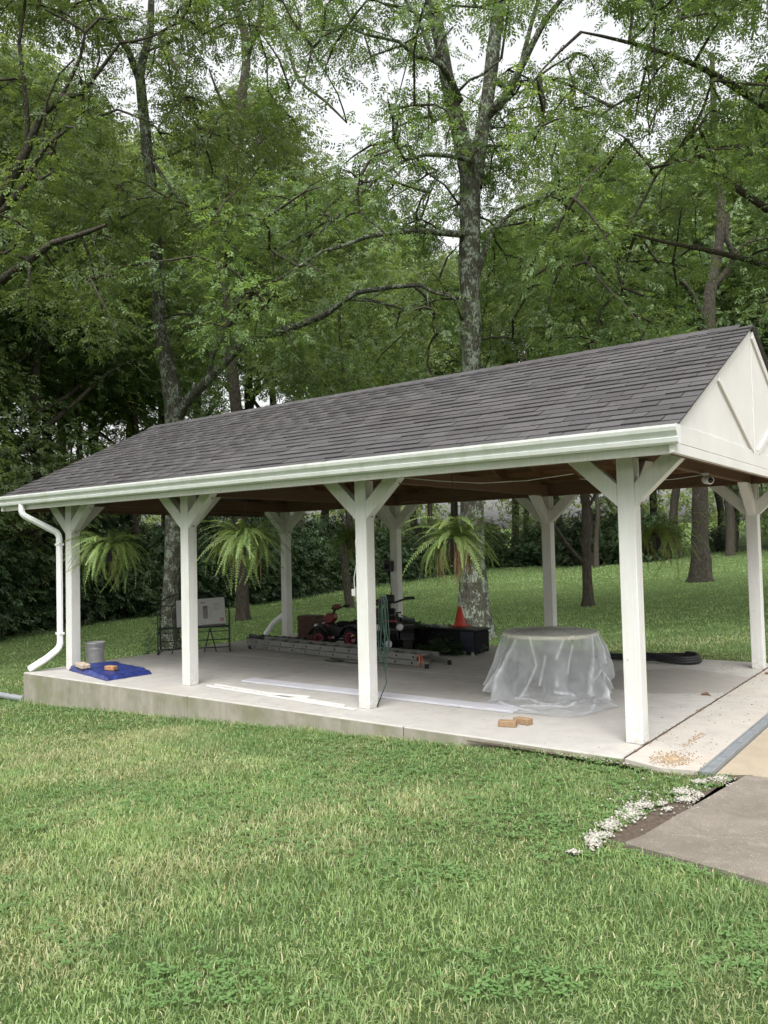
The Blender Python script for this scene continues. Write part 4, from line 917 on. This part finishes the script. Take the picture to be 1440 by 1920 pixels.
# creases as polylines in (angle from the front, way down the sheet)
crl = [((.98, 0), (.80, .25), (.72, .5), (.62, .98)), ((.72, .5), (.95, .62), (1.25, .95)), ((-.95, .0), (-1.0, .4), (-1.12, 1.)), ((-.72, .05), (-.80, .5), (-.9, .9)), ((-1.25, .1), (-1.2, .9)),
       ((.25, .04), (.10, .22)), ((.45, .10), (.32, .38)), ((-.10, .20), (-.22, .5)), ((-.4, .02), (-.28, .3), (-.5, .62)), ((1.25, .02), (1.15, .5)), ((-.5, .66), (-.1, .70), (.25, .64)), ((-.3, .84), (.2, .74), (.5, .66)),
       ((.62, .72), (.30, .95)), ((.75, .70), (.9, .98)), ((1.0, .66), (.85, .85), (1.1, .99)), ((-.6, .8), (-.2, .92)), ((.05, .55), (.4, .60)), ((1.6, .0), (1.5, .8)), ((2.2, 0), (2.3, 1)), ((-2.0, 0), (-2.1, 1)), ((3.0, 0), (2.9, 1))]
def crd(rel, t):
    best = 9; 
    for pl in crl:
        for (a0, t0), (a1_, t1) in zip(pl, pl[1:]):
            px, py, dx, dy = (rel-a0)*.6, t-t0, (a1_-a0)*.6, t1-t0; u = max(0, min(1, (px*dx+py*dy)/(dx*dx+dy*dy+1e-9))); d = math.hypot(px-u*dx, py-u*dy)
            best = min(best, d)
    return best
for i in range(nR+1):
    for j in range(nA):
        a = 2*PI*j/nA; ux, uy = math.cos(a), math.sin(a); rel = (a-camdir+PI) % (2*PI)-PI
        fl = .06+.62*math.exp(-((rel-.03)/.82)**4)+.24*math.exp(-((rel+1.35)/.45)**2)
        if i <= nT:
            r = TR*1.012*i/nT; z = TZ+.007+.007*noise.noise(Vector((ux*r*7, uy*r*7, 4)))+.010*(.3-abs(noise.noise(Vector((ux*r*16, uy*r*16, 9)))))*(1 if rel < .2 else .4)
            V.append((ux*r, uy*r, max(z, TZ+.003))); CR.append(0); continue
        t = (i-nT)/(nR-nT); nz0 = noise.noise(Vector((ux*2.2, uy*2.2, 1)))
        pool = sstep(.28, .48, fl); hem = (.05+.04*nz0)*(1-pool); drop = min(1, t*(1+.5*pool)); z = TZ*(1-drop)+hem*drop
        d = crd(rel, t); ridge = math.exp(-d/.045); CR.append(max(0, min(1, math.exp(-(d/.011)**2)*1.1*(.5+.8*abs(noise.noise(Vector((ux*9, uy*9, t*7))))))))
        fold = .11*noise.noise(Vector((ux*2.3, uy*2.3, .5*t)))+.05*noise.noise(Vector((ux*5+.5*t, uy*5, t*1.6)))+.05*ridge-.015
        fold *= min(1, t*4)*(.5+.6*t)
        r = TR*1.012+.008+fl*(.85*drop*(1-pool)+pool*(.16*drop**2+.95*max(0, (t-.60)/.40)))+fold*1.2
        if drop >= .97: z = max(z, .008+.09*max(0, .36-abs(noise.noise(Vector((ux*r*3.2, uy*r*3.2, 3)))))*max(.25, 1-(t-.6)*1.8)+.05*ridge*(1-.6*t))
        r += .03*noise.noise(Vector((ux*4, uy*4, 8)))*t
        V.append((ux*r, uy*r, max(.006, z)))
F = [(i*nA+j, i*nA+(j+1) % nA, (i+1)*nA+(j+1) % nA, (i+1)*nA+j) for i in range(1, nR) for j in range(nA)]
me = npmesh('plastic_sheet', V, F, M['plastic'], smooth=True); at = me.attributes.new('tone', 'FLOAT', 'POINT'); at.data.foreach_set('value', np.array(CR, np.float32))
ps = link('plastic_sheet', me); ps.location = TC+Vector((0, 0, .001))
tag(ps, 'crumpled clear plastic sheet draped over the round table and trailing on the floor', 'plastic sheet')
# extension ladder lying flat
lad = empty('extension_ladder', (-7.41, 2.86, 0), math.atan2(-.37, 3.82), label='long aluminium extension ladder lying flat on the patio in front of the toy quads', cat='ladder')
for k_, (z0, z1, y0, y1, xa, xb) in enumerate(((.018, .085, .0, .44, .02, 3.86), (.092, .165, .03, .41, -.03, 3.72))):
    for yy in (y0, y1):
        s = 1 if yy == y0 else -1
        MB().prism([(yy, z0), (yy+s*.026, z0), (yy+s*.026, z0+.004), (yy+s*.004, z0+.006), (yy+s*.004, z1-.006), (yy+s*.026, z1-.004), (yy+s*.026, z1), (yy, z1)], 0, xa, xb).build('rail', M['alu'], lad)
    x = .22; rg = MB().tube([(0, y0+.002, 0), (0, y1-.002, 0)], .016, 8).mesh('rung', M['alu']); en = MB().lathe([(0, y0-.003), (.014, y0-.003), (.014, y0+.002)], n=8, axis=1).mesh('rung_end', M['blackm'])
    while x < xb-.1:
        for nm, me_ in (('rung', rg), ('rung_end', en)):
            o = link(nm, me_, lad); o.location = (x, 0, (z0+z1)/2)
        x += .305
for (x, y, z) in ((3.80, -.012, .0), (3.84, .43, 0), (0.06, -.012, 0), (3.66, -.004, .085)):
    MB().box((x, y, z), (x+.06, y+.03, z+.06)).build('foot', M['rubber'], lad, .005)
MB().tube([(3.72, -.01, .02), (3.72, -.012, .17), (3.72, .03, .175), (3.73, .03, .05)], .012, 6).build('strap', M['orange'], lad)
# boards and strips
b = MB().box((0, 0, 0), (3.72, .225, .022)).build('board', M['lilac'], None, .003); b.location = (-5.02, .50, .002); b.rotation_euler = (0, 0, math.atan2(.03, 3.65)); tag(b, 'long wide pale grey primed board lying along the front of the patio', 'board')
b = MB().box((0, 0, 0), (2.46, .035, .018)).build('trim_strip', M['trim'], None, .002); b.location = (-5.16, .06, .002); b.rotation_euler = (0, 0, math.atan2(-.20, 2.45)); tag(b, 'longer thin white trim strip nearest the slab edge', 'trim strip')
b = MB().box((0, 0, 0), (2.2, .035, .018)).build('trim_strip', M['trim'], None, .002); b.location = (-5.12, .16, .002); b.rotation_euler = (0, 0, math.atan2(-.20, 2.2)); tag(b, 'thin white trim strip lying behind the one nearest the slab edge', 'trim strip')
b = MB().box((0, 0, 0), (.62, .06, .012)).build('trim_strip', M['trim'], None, .002); b.location = (-4.12, -.02, .022); b.rotation_euler = (0, 0, .12); tag(b, 'short white offcut lying across the two thin trim strips', 'trim strip')
# wood blocks
for (x, y, rz, L, lab) in ((-1.15, -.03, .32, .16, 'nearer rough wood block on the slab in front of the covered table'), (-1.10, .16, -.12, .16, 'rear rough wood block half behind the other near the board end')):
    b = MB().box((0, 0, 0), (L, .085, .052)).build('wood_block', M['lumber'], None, .004); b.location = (x, y, .001); b.rotation_euler = (0, 0, rz); tag(b, lab, 'wood block')
# blue tarp folded
nx_, ny_ = 60, 34; Vt = []
cor = [Vector((-7.93, -.02)), Vector((-6.62, -.31)), Vector((-6.58, .36)), Vector((-7.70, .56))]
def tarp_pt(u, v): return cor[0].lerp(cor[1], u).lerp(cor[3].lerp(cor[2], u), v)
Ft = []
for lay in (0, 1):
    for j in range(ny_+1):
        for i in range(nx_+1):
            u, v = i/nx_, j/ny_; e = min(u, 1-u, v, 1-v); p = tarp_pt(u, v); q = noise.noise(Vector((p.x*4, p.y*4, 1)))*.03
            d = (p-Vector((-7.25, .15))).normalized()*(.02*noise.noise(Vector((u*4, v*4, 5)))) * (1 if e < .02 else 0)
            th = .075*(1-.35*u) + .018*noise.noise(Vector((p.x*5, p.y*9, 2)))+.008*noise.noise(Vector((p.x*21, p.y*21, 2)))
            z = .004+(th if lay else 0)*min(1, (e/.02)) if lay else .003
            Vt.append((p.x+d.x, p.y+d.y+ 0, max(.003, z)))
n1 = (nx_+1)*(ny_+1)
for j in range(ny_):
    for i in range(nx_):
        a = j*(nx_+1)+i; Ft.append((n1+a, n1+a+1, n1+a+nx_+2, n1+a+nx_+1)); Ft.append((a, a+nx_+1, a+nx_+2, a+1))
t = link('blue_tarp', npmesh('blue_tarp', Vt, Ft, M['tarp'], smooth=True)); tag(t, 'folded bright blue tarp on the slab by the leftmost front post', 'tarp')
for (x, y, z, rz, L, wd, h, mt, lab) in ((-7.52, -.07, .082, -.25, .30, .12, .052, 'brick', 'long pale buff brick at the left end of the blue tarp'), (-7.0, .02, .07, .30, .15, .09, .055, 'brick2', 'small orange half brick in the middle of the blue tarp')):
    b = MB().box((-L/2, -wd/2, 0), (L/2, wd/2, h)).build('brick', M[mt], None, .006); b.location = (x, y, z); b.rotation_euler = (0.02, .03, rz); tag(b, lab, 'brick')
# galvanised bucket
bk = empty('metal_bucket', (-8.0, .44, 0), label='dented galvanised metal bucket standing behind the leftmost front post', cat='bucket')
MB().lathe([(0, .004), (.118, .004), (.122, .01), (.138, .33), (.144, .335), (.144, .345), (.136, .345), (.118, .012), (0, .01)], n=32).build('body', M['galv'], bk)
MB().lathe([(.137, .25), (.141, .255), (.139, .265)], n=32).build('rib', M['galv'], bk)
MB().tube([(.14*math.cos(a), .14*math.sin(a)*.98, .335-.10*math.sin(a)*0) for a in np.linspace(0, PI, 13)], .004, 5).build('handle', M['galv'], bk)

# bench with carton
BO = Vector((-8.0, 2.27, 0)); bang = math.atan2(.75, .66)
bn = empty('wire_bench', BO, bang-.0, label='black wire mesh glider bench at the left end of the patio', cat='bench')
def bar(pts, r, name='frame', par=bn, n=6, mat=None): return MB().tube(pts, r, n).build(name, mat or M['blkmetal'], par)
HL = .56
for s in (-1, 1):
    x = s*HL
    bar([(x, -.30, .0), (x, -.26, .28), (x, -.24, .40)], .012, 'leg'); bar([(x, .30, .0), (x, .26, .28), (x, .22, .40)], .012, 'leg')
    bar([(x, -.33, .012), (x, .33, .012)], .012, 'runner'); bar([(x, -.26, .30), (x, 0, .33), (x, .26, .30)], .009, 'rocker')
    bar([(x, -.24, .40), (x, -.27, .58), (x, -.15, .64), (x, .10, .62), (x, .27, .60)], .011, 'armrest')
    bar([(x, -.24, .41), (x, .20, .37), (x, .30, .56), (x, .36, .74)], .011, 'side_rail')
    bar([(x*.45, -.22, .38), (x*.62, -.27, .0)], .010, 'leg'); bar([(x*.45, -.22, .38), (x*.28, -.27, 0)], .010, 'leg')
bar([(-HL, -.24, .40), (HL, -.24, .40)], .012, 'seat_rail'); bar([(-HL, .20, .37), (HL, .20, .37)], .010, 'seat_rail')
bar([(-HL, -.25, .33), (HL, -.25, .33)], .006, 'seat_rail'); bar([(-HL, -.28, .20), (HL, -.28, .20)], .009, 'stretcher'); bar([(-HL, .28, .012), (HL, .28, .012)], .009, 'stretcher')
bar([(-HL, .36, .74)]+[(HL*math.cos(a), .38, .74+.20*math.sin(a)) for a in np.linspace(PI, 0, 13)][1:-1]+[(HL, .36, .74)], .011, 'top_rail')
bar([(-HL, .355, .72), (HL, .355, .72)], .008, 'top_rail')
mb = MB()
for i in range(41):
    x = -HL+2*HL*i/40; mb.tube([(x, -.25, .33), (x, -.24, .40), (x, .20, .37), (x, .30, .56), (x, .355, .72)], .0022, 4, caps=False)
for j in range(12):
    t = j/11; mb.tube([(-HL, -.24+.44*t, .40-.03*t), (HL, -.24+.44*t, .40-.03*t)], .0022, 4, caps=False)
    mb.tube([(-HL, .20+.155*t, .37+.35*t), (HL, .20+.155*t, .37+.35*t)], .0022, 4, caps=False)
mb.build('mesh_panel', M['blkmetal'], bn)['kind'] = 'stuff'
for i in range(9):
    x = -.2+i*.05; bar([(x, .37, .74), (x+.02, .375, .83), (x-.015, .38, .90)], .010, 'scroll')
bcx = empty('carton', Vector((0, 0, 0)), label='white cardboard carton printed with a lantern, leaning on the wire bench', cat='box')
bcx.matrix_world = Matrix.Translation(BO) @ Matrix.Rotation(bang, 4, 'Z') @ Matrix.Translation((.115, -.02, .415)) @ Matrix.Rotation(math.radians(-2.5), 4, 'Y') @ Matrix.Rotation(math.radians(-16), 4, 'X')
MB().box((-.39, 0, 0), (.39, .16, .44)).build('box', M['card'], bcx, .004)
MB().prism([(.03, .12), (.045, .10), (.095, .10), (.11, .12), (.11, .30), (.03, .30)], 1, -.0035, -.001).build('lantern_print', simple('print_gray', (.22, .22, .20), .7), bcx)
MB().box((.032, -.005, .27), (.108, -.0012, .315)).build('lantern_cap_print', M['print'], bcx)
MB().tube([(.115+.05*math.cos(a), -.0025, .21+.085*math.sin(a)) for a in np.linspace(-1.4, 1.6, 12)], .0025, 4).build('ring_print', M['graybox'], bcx)
MB().box((.30, -.003, .04), (.365, -.001, .10)).build('stamp_print', M['printr'], bcx); MB().box((.0, -.003, .36), (.07, -.001, .385)).build('title_print', M['printr'], bcx)
mb = MB()
for j in range(6): mb.box((.20, -.0025, .34-j*.022), (.34-.02*(j % 3), -.001, .346-j*.022))
mb.build('text_print', M['graybox'], bcx)

# toy quads
def wheel(parent, x, y, r, wd, rim, spokes=7):
    wh = MB().lathe([(r*.6, -wd/2), (r*.93, -wd/2), (r, -wd*.32), (r, wd*.32), (r*.93, wd/2), (r*.6, wd/2), (r*.6, -wd/2)], n=20, axis=1).build('wheel', M['rubber'], parent); wh.location = (x, y, r)
    MB().lathe([(r*.55, -wd/2-.006), (r*.63, -wd/2-.006), (r*.63, wd/2+.006), (r*.55, wd/2+.006), (r*.55, -wd/2-.006)], n=20, axis=1).build('rim', rim, wh)
    for s in range(spokes):
        a = 2*PI*s/spokes; c, d = math.cos(a), math.sin(a)
        MB().tube([(0, -wd/2-.003, 0), (r*.56*c, -wd/2-.003, r*.56*d)], .005, 5).build('spoke', rim, wh)
    MB().lathe([(0, -wd/2-.012), (r*.16, -wd/2-.010), (r*.18, wd/2)], n=12, axis=1).build('hub', M['blackm'], wh)
    return wh
def quad(loc, rz, s, rimc, accent, label, bars_up=.0, light=True):
    q = empty('toy_quad', loc, rz, label=label, cat='toy quad'); q.scale = (s, s, s)
    # faces -x; wheelbase .62
    for y in (-.23, .23): wheel(q, -.31, y, .135, .12, rimc); wheel(q, .33, y, .155, .15, rimc, 9)
    bd = MB()
    bd.prism([(-.36, .17), (-.44, .27), (-.42, .34), (-.26, .40), (-.12, .37), (.02, .33), (.28, .34), (.44, .36), (.50, .30), (.40, .22), (.20, .18), (-.15, .15)], 1, -.115, .115)
    bd.build('body', M['black'], q, .015)
    for y in (-.23, .23):
        for (xc, r) in ((-.31, .20), (.33, .225)):
            pts = [(xc+r*math.cos(a), y, .14+r*math.sin(a)*1.02) for a in np.linspace(.25, PI-.25, 9)]
            m = MB(); v = []
            for p in pts:
                v += [(p[0], y-.085, p[2]), (p[0], y+.085, p[2]), (p[0], y+.085, p[2]+.015), (p[0], y-.085, p[2]+.015)]
            f = []
            for i in range(8):
                for k_ in range(4): f.append((i*4+k_, i*4+(k_+1) % 4, (i+1)*4+(k_+1) % 4, (i+1)*4+k_))
            f += [(0, 1, 2, 3), (35, 34, 33, 32)]
            m.add(v, f).build('fender', M['black'], q)
    MB().prism([(-.08, .37), (-.02, .42), (.18, .41), (.34, .45), (.38, .43), (.36, .36), (.0, .34)], 1, -.10, .10).build('seat', M['blackm'], q, .02)
    MB().prism([(-.30, .38), (-.33, .48), (-.24, .56), (-.12, .55), (-.10, .46), (-.18, .38)], 1, -.085, .085).build('front_cowl', accent, q, .015)
    MB().prism([(-.25, .24), (-.24, .38), (-.20, .38), (-.18, .24)], 1, -.125, .125).build('side_stripe', accent, q, .01)
    MB().tube([(-.20, 0, .50), (-.12, 0, .62)], .022, 8).build('steering_column', M['black'], q)
    MB().tube([(-.02, -.30, .665), (-.06, -.20, .66), (-.11, -.08, .62), (-.11, .08, .62), (-.06, .20, .66), (-.02, .30, .665)], .013, 8).build('handlebar', M['black'], q)
    for y in (-1, 1): MB().tube([(-.045, y*.20, .665), (.0, y*.32, .667)], .021, 8).build('grip', M['rubber'], q)
    MB().prism([(-.15, .63), (-.13, .71), (-.05, .72), (-.02, .67), (-.08, .62)], 1, -.07, .07).build('dash_cover', accent, q, .01)
    for y in (-.14, .14): MB().lathe([(0, -.466), (.035, -.458), (.045, -.43), (.045, -.40)], c=(0, y, .335), n=12, axis=0).build('headlight', M['lens'], q)
    mb = MB()
    for y in (-.13, -.045, .045, .13): mb.tube([(-.42, y, .42), (-.24, y, .445)], .008, 5)
    mb.tube([(-.43, -.14, .42), (-.43, .14, .42)], .009, 5); mb.build('front_rack', M['blkmetal'], q)
    MB().tube([(.30, -.13, .46), (.48, -.13, .44), (.50, 0, .44), (.48, .13, .44), (.30, .13, .46)], .010, 6).build('rear_rack', M['blkmetal'], q)
    MB().box((-.15, -.24, .10), (.15, -.15, .125)).box((-.15, .15, .10), (.15, .24, .125)).build('footboard', M['blackm'], q)
    MB().tube([(-.46, -.12, .18), (-.48, -.10, .30), (-.48, .10, .30), (-.46, .12, .18)], .011, 6).build('bumper', M['black'], q)
    return q
quad((-6.30, 3.98, 0), math.radians(12), .95, M['pink'], M['red'], 'small black and red toy quad with pink wheels facing left')
q2 = quad((-5.72, 4.42, 0), math.radians(-22), 1.05, M['dred'], M['dred'], 'black toy quad parked behind the pink-wheeled one, mostly behind a post')
q3 = quad((-5.14, 3.78, 0), math.radians(124), 1.22, M['blackm'], M['black'], 'largest black toy quad turned towards the camera with round headlights')
MB().box((-.475, -.11, .40), (-.40, .11, .43)).build('nose_trim', M['dred'], q3, .006)
MB().prism([(-.035, .10), (.035, .10), (.045, .16), (.0, .20), (-.045, .16)], 0, -.50, -.492).build('badge', M['lens'], q3)
# brown block and brushwood beside it
b = empty('wooden_crate', (-7.25, 4.28, 0), .1, label='dark reddish wooden crate beside the rear left post', cat='crate')
MB().box((-.20, -.13, 0), (.20, .13, .44)).build('body', M['wbrown'], b, .006)
for z in (.02, .13, .24, .35): MB().box((-.205, -.142, z), (.205, -.131, z+.085)).build('slat', M['wbrown'], b, .003)
# folded black cover lying behind the ladder
cv = MB(); npt = 30
for k_ in range(3): cv.tube([(-8.2+1.35*i/npt, 3.62+.05*k_+.03*math.sin(i*.7+k_), .045+.045*(k_ == 1)) for i in range(npt+1)], [.035+.008*math.sin(i*1.7+k_) for i in range(npt+1)], 8)
tag(cv.build('black_tarp', M['black']), 'rolled dark plastic cover on the floor behind the left end of the ladder', 'rolled cover')
# long black box with plastic top
lb = empty('storage_trunk', (-4.45, 4.12, 0), -.10, label='long low black box with plastic top along the back of the patio', cat='trunk')
MB().box((-.95, -.17, .02), (.80, .22, .345)).build('body', M['blackm'], lb, .02)
MB().box((-.97, -.19, .348), (.82, .24, .375)).build('lid', M['black'], lb, .01)
MB().box((.55, -.178, .03), (.79, -.172, .34)).build('end_panel', simple('navy_panel', (.012, .016, .04), .5), lb)
for x in (-.85, .60, .75): MB().box((x, -.185, .0), (x+.035, -.16, .05)).build('foot', M['lens'] if x > 0 else M['rubber'], lb)
mb = MB(); nn_ = 18
Vp = [(-.25+.85*i/nn_, -.195+.30*j/8, .379+.012*noise.noise(Vector((i*.5, j*.6, 1)))+.006) for j in range(9) for i in range(nn_+1)]
link('plastic_wrap', npmesh('plastic_wrap', Vp, [(j*(nn_+1)+i, j*(nn_+1)+i+1, (j+1)*(nn_+1)+i+1, (j+1)*(nn_+1)+i) for j in range(8) for i in range(nn_)], M['plastic'], smooth=True), lb)
# cut vines beside the box
rsv = np.random.RandomState(12); n = 420; pos = np.stack([-4.15+rsv.randn(n)*.22, 3.78+rsv.randn(n)*.10, .03+np.abs(rsv.randn(n))*.09], 1)
Q, tn = place_sprays(pos, rsv.rand(n)*6.3, rsv.randn(n)*.4, rsv.randn(n)*.6, rsv.uniform(.3, .55, n), rsv.rand(n)*.2, TEMPL)
tag(link('cut_vines', leafmesh('cut_vines', Q, tn, M['leaf_dark'])), 'heap of cut leafy vines on the floor against the long black box', 'vines', kind='stuff')
n = 300; pos = np.stack([-4.9+rsv.randn(n)*.25, 3.93+rsv.randn(n)*.08, .37+np.abs(rsv.randn(n))*.03], 1)
Q, tn = place_sprays(pos, rsv.rand(n)*6.3, rsv.randn(n)*.3, rsv.randn(n)*.6, rsv.uniform(.25, .45, n), rsv.rand(n)*.2, TEMPL)
tag(link('cut_vines', leafmesh('cut_vines', Q, tn, M['leaf_dark'])), 'thin layer of leafy vines on top of the long black box', 'vines', kind='stuff')
# cone
cn = empty('traffic_cone', (-4.06, 4.12, .392), label='orange traffic cone standing on the long black box', cat='cone')
MB().box((-.12, -.12, 0), (.12, .12, .014)).build('base', M['cone'], cn, .006)
MB().lathe([(.092, .014), (.028, .29), (.020, .30), (.020, .31), (0, .31)], n=24).build('body', M['cone'], cn)
MB().lathe([(.0285, .288), (.0225, .306), (.0205, .312), (0, .313)], n=24).build('tip', M['conew'], cn)
# corrugated black pipe coil right back, and the run of pipe behind the table
def coil(cx, cy, rx, ry, turns, r, z0, tail):
    pts = list(tail)
    for i in range(int(turns*28)):
        a = -2.2+i/28*2*PI; sh = 1-.10*(i/28)/turns; pts.append((cx+rx*math.cos(a)*sh, cy+ry*math.sin(a)*sh, z0+.028*(i/28)+.012*math.sin(a*2)))
    return pts
pts = coil(-1.0, 4.50, .36, .20, 2.6, .03, .035, [(-2.9, 4.70, .035), (-2.5, 4.62, .035), (-2.1, 4.42, .035), (-1.7, 4.30, .035)])
P_, R_ = resample(pts, [.026]*len(pts), .02)
tag(MB().tube(P_, [.027 if i % 2 else .022 for i in range(len(P_))], 8).build('drain_pipe', M['black']), 'looped black corrugated pipe lying at the back edge of the patio', 'pipe')
P_, R_ = resample([(-3.0, 4.82, .03), (-2.4, 4.72, .03), (-1.8, 4.62, .03), (-1.25, 4.66, .06), (-.8, 4.74, .03)], [.02]*5, .02)
tag(MB().tube(P_, [.027 if i % 2 else .022 for i in range(len(P_))], 8).build('drain_pipe', M['black']), 'straight black corrugated pipe running behind the looped pipe', 'pipe')
P_, R_ = resample([(-8.9, -.38, gz(-8.9, -.3)+.05), (-10.5, -.2, gz(-10.5, -.2)+.05), (-12.5, .4, gz(-12.5, .4)+.05)], [.04]*3, .03)
tag(MB().tube([(-8.42, -.40, gz(-8.6, -.4)+.05)]+P_, [.05]+[.05 if i % 2 else .043 for i in range(len(P_))], 8).build('drain_pipe', M['graybox']), 'dark drain pipe on the grass running left from the slab corner', 'pipe')
# hose loops on the third front post
hs_ = []; rr = random.Random(3)
for k_ in range(4):
    cxh = -2.575+rr.uniform(-.01, .05); y = .155+k_*.016; ht = 1.13+rr.uniform(-.03, .03); bo = rr.uniform(.36, .62); wdh = rr.uniform(.022, .045)
    for i in range(25):
        a = PI/2+i/25*2*PI; hs_.append((cxh+wdh*math.cos(a)*(1.2 if math.sin(a) < 0 else .8), y, (ht+bo)/2+(ht-bo)/2*math.sin(a)))
hs_ += [(-2.58, .2, .5), (-2.52, .16, .25), (-2.6, .10, .02), (-2.75, .3, .012)]
tag(MB().tube(hs_, .006, 6).build('garden_hose', M['hose']), 'thin green garden hose hung in long loops on the third front post', 'hose')
tag(MB().tube([(-5.3, 2.4, .012), (-5.1, 2.35, .012), (-4.95, 2.42, .012), (-5.05, 2.5, .012), (-5.25, 2.46, .03), (-4.8, 2.36, .012), (-4.6, 2.40, .012)], .008, 6).build('garden_hose', M['hose']), 'short piece of green hose on the floor in front of the ladder', 'hose')
# outlet and cords on post
ou = empty('outlet_box', (-2.84, .16, 1.06), label='grey weatherproof outlet box with white plug on the third front post', cat='outlet')
MB().box((-.045, -.03, 0), (.075, .03, .15)).build('box', M['graybox'], ou, .006); MB().box((-.095, -.025, .06), (-.04, .02, .13)).build('plug', M['trim'], ou, .004)
MB().tube([(-.07, 0, .13), (-.075, 0, .25), (-.03, .01, .45), (-.045, 0, .62), (.0, 0, .85), (.02, -.02, 1.2)], .006, 5).build('cord', M['cable_w'], ou)
sp = empty('black_speaker', (-5.56, YB-.06, 1.30), label='small black box fixed high on the second rear post', cat='speaker')
MB().box((-.07, -.05, -.09), (.07, .055, .09)).build('body', M['black'], sp, .01); MB().lathe([(0, -.054), (.045, -.054), (.05, -.05)], n=16, axis=1).build('front_disc', M['blackm'], sp)
MB().tube([(.0, .0, -.09), (.03, .02, -.4), (-.01, .02, -.9), (.02, .02, -1.25)], .006, 5).build('cord', M['blackm'], sp)
# camera under the beam
sc_c = empty('security_camera', (.12, 2.2, 2.31), label='small white security camera under the beam at the gable end', cat='camera')
MB().lathe([(0, 0), (.035, 0), (.03, -.02), (.012, -.03), (0, -.03)], n=16).build('mount', M['alu_white'], sc_c)
cb = MB().lathe([(0, -.075), (.036, -.072), (.043, -.055), (.043, .05), (.038, .062)], n=20, axis=1).build('body', M['alu_white'], sc_c); cb.location = (.03, -.03, -.075); cb.rotation_euler = (.15, 0, .65)
cl = MB().lathe([(0, -.078), (.028, -.076), (.030, -.070)], n=16, axis=1).build('lens', M['black'], cb)
MB().tube([(-.0, 0, -.015), (-.3, -.1, -.05), (-.75, -.25, -.06), (-1.2, -.4, .0)], .004, 5).build('cord', M['cable_w'], sc_c)
tag(MB().tube([(-2.35, .35, 2.33), (-2.0, .45, 2.28), (-1.6, .6, 2.24), (-1.2, .8, 2.25), (-.8, 1., 2.30)], .005, 5).build('cable', M['cable_w']), 'white cable drooping under the ceiling right of the third front post', 'cable')
tag(MB().tube([(-5.0, 3.9, 2.31), (-4.7, 3.9, 2.33), (-4.5, 3.92, 2.30), (-4.42, 4.0, 2.18)], .006, 5).build('cable', M['cable_o']), 'short reddish cable under the rear beam behind the third front post', 'cable')
# small stones / leaves
for i, (x, y, lab) in enumerate(((-.05, 2.35, 'curled dry brown leaf on the concrete joint right of the nearest post'), (.22, 4.05, 'thin brown twig on the apron near the rear right post'))):
    tag(MB().tube([(x, y, .006), (x+.06, y+.01, .02), (x+.10, y-.02, .006)], [.012, .016, .004], 5).build('dry_leaf' if i == 0 else 'twig', M['fernbrown']), lab, 'leaf' if i == 0 else 'twig')
print('TRIS', {m.name: sum(p for p in [len(m.loops)-2*len(m.polygons)]) for m in bpy.data.meshes if len(m.polygons) > 20000}, sum(len(m.loops)-2*len(m.polygons) for m in bpy.data.meshes), 'objs', len(bpy.data.objects), 'clumps', made, tries)
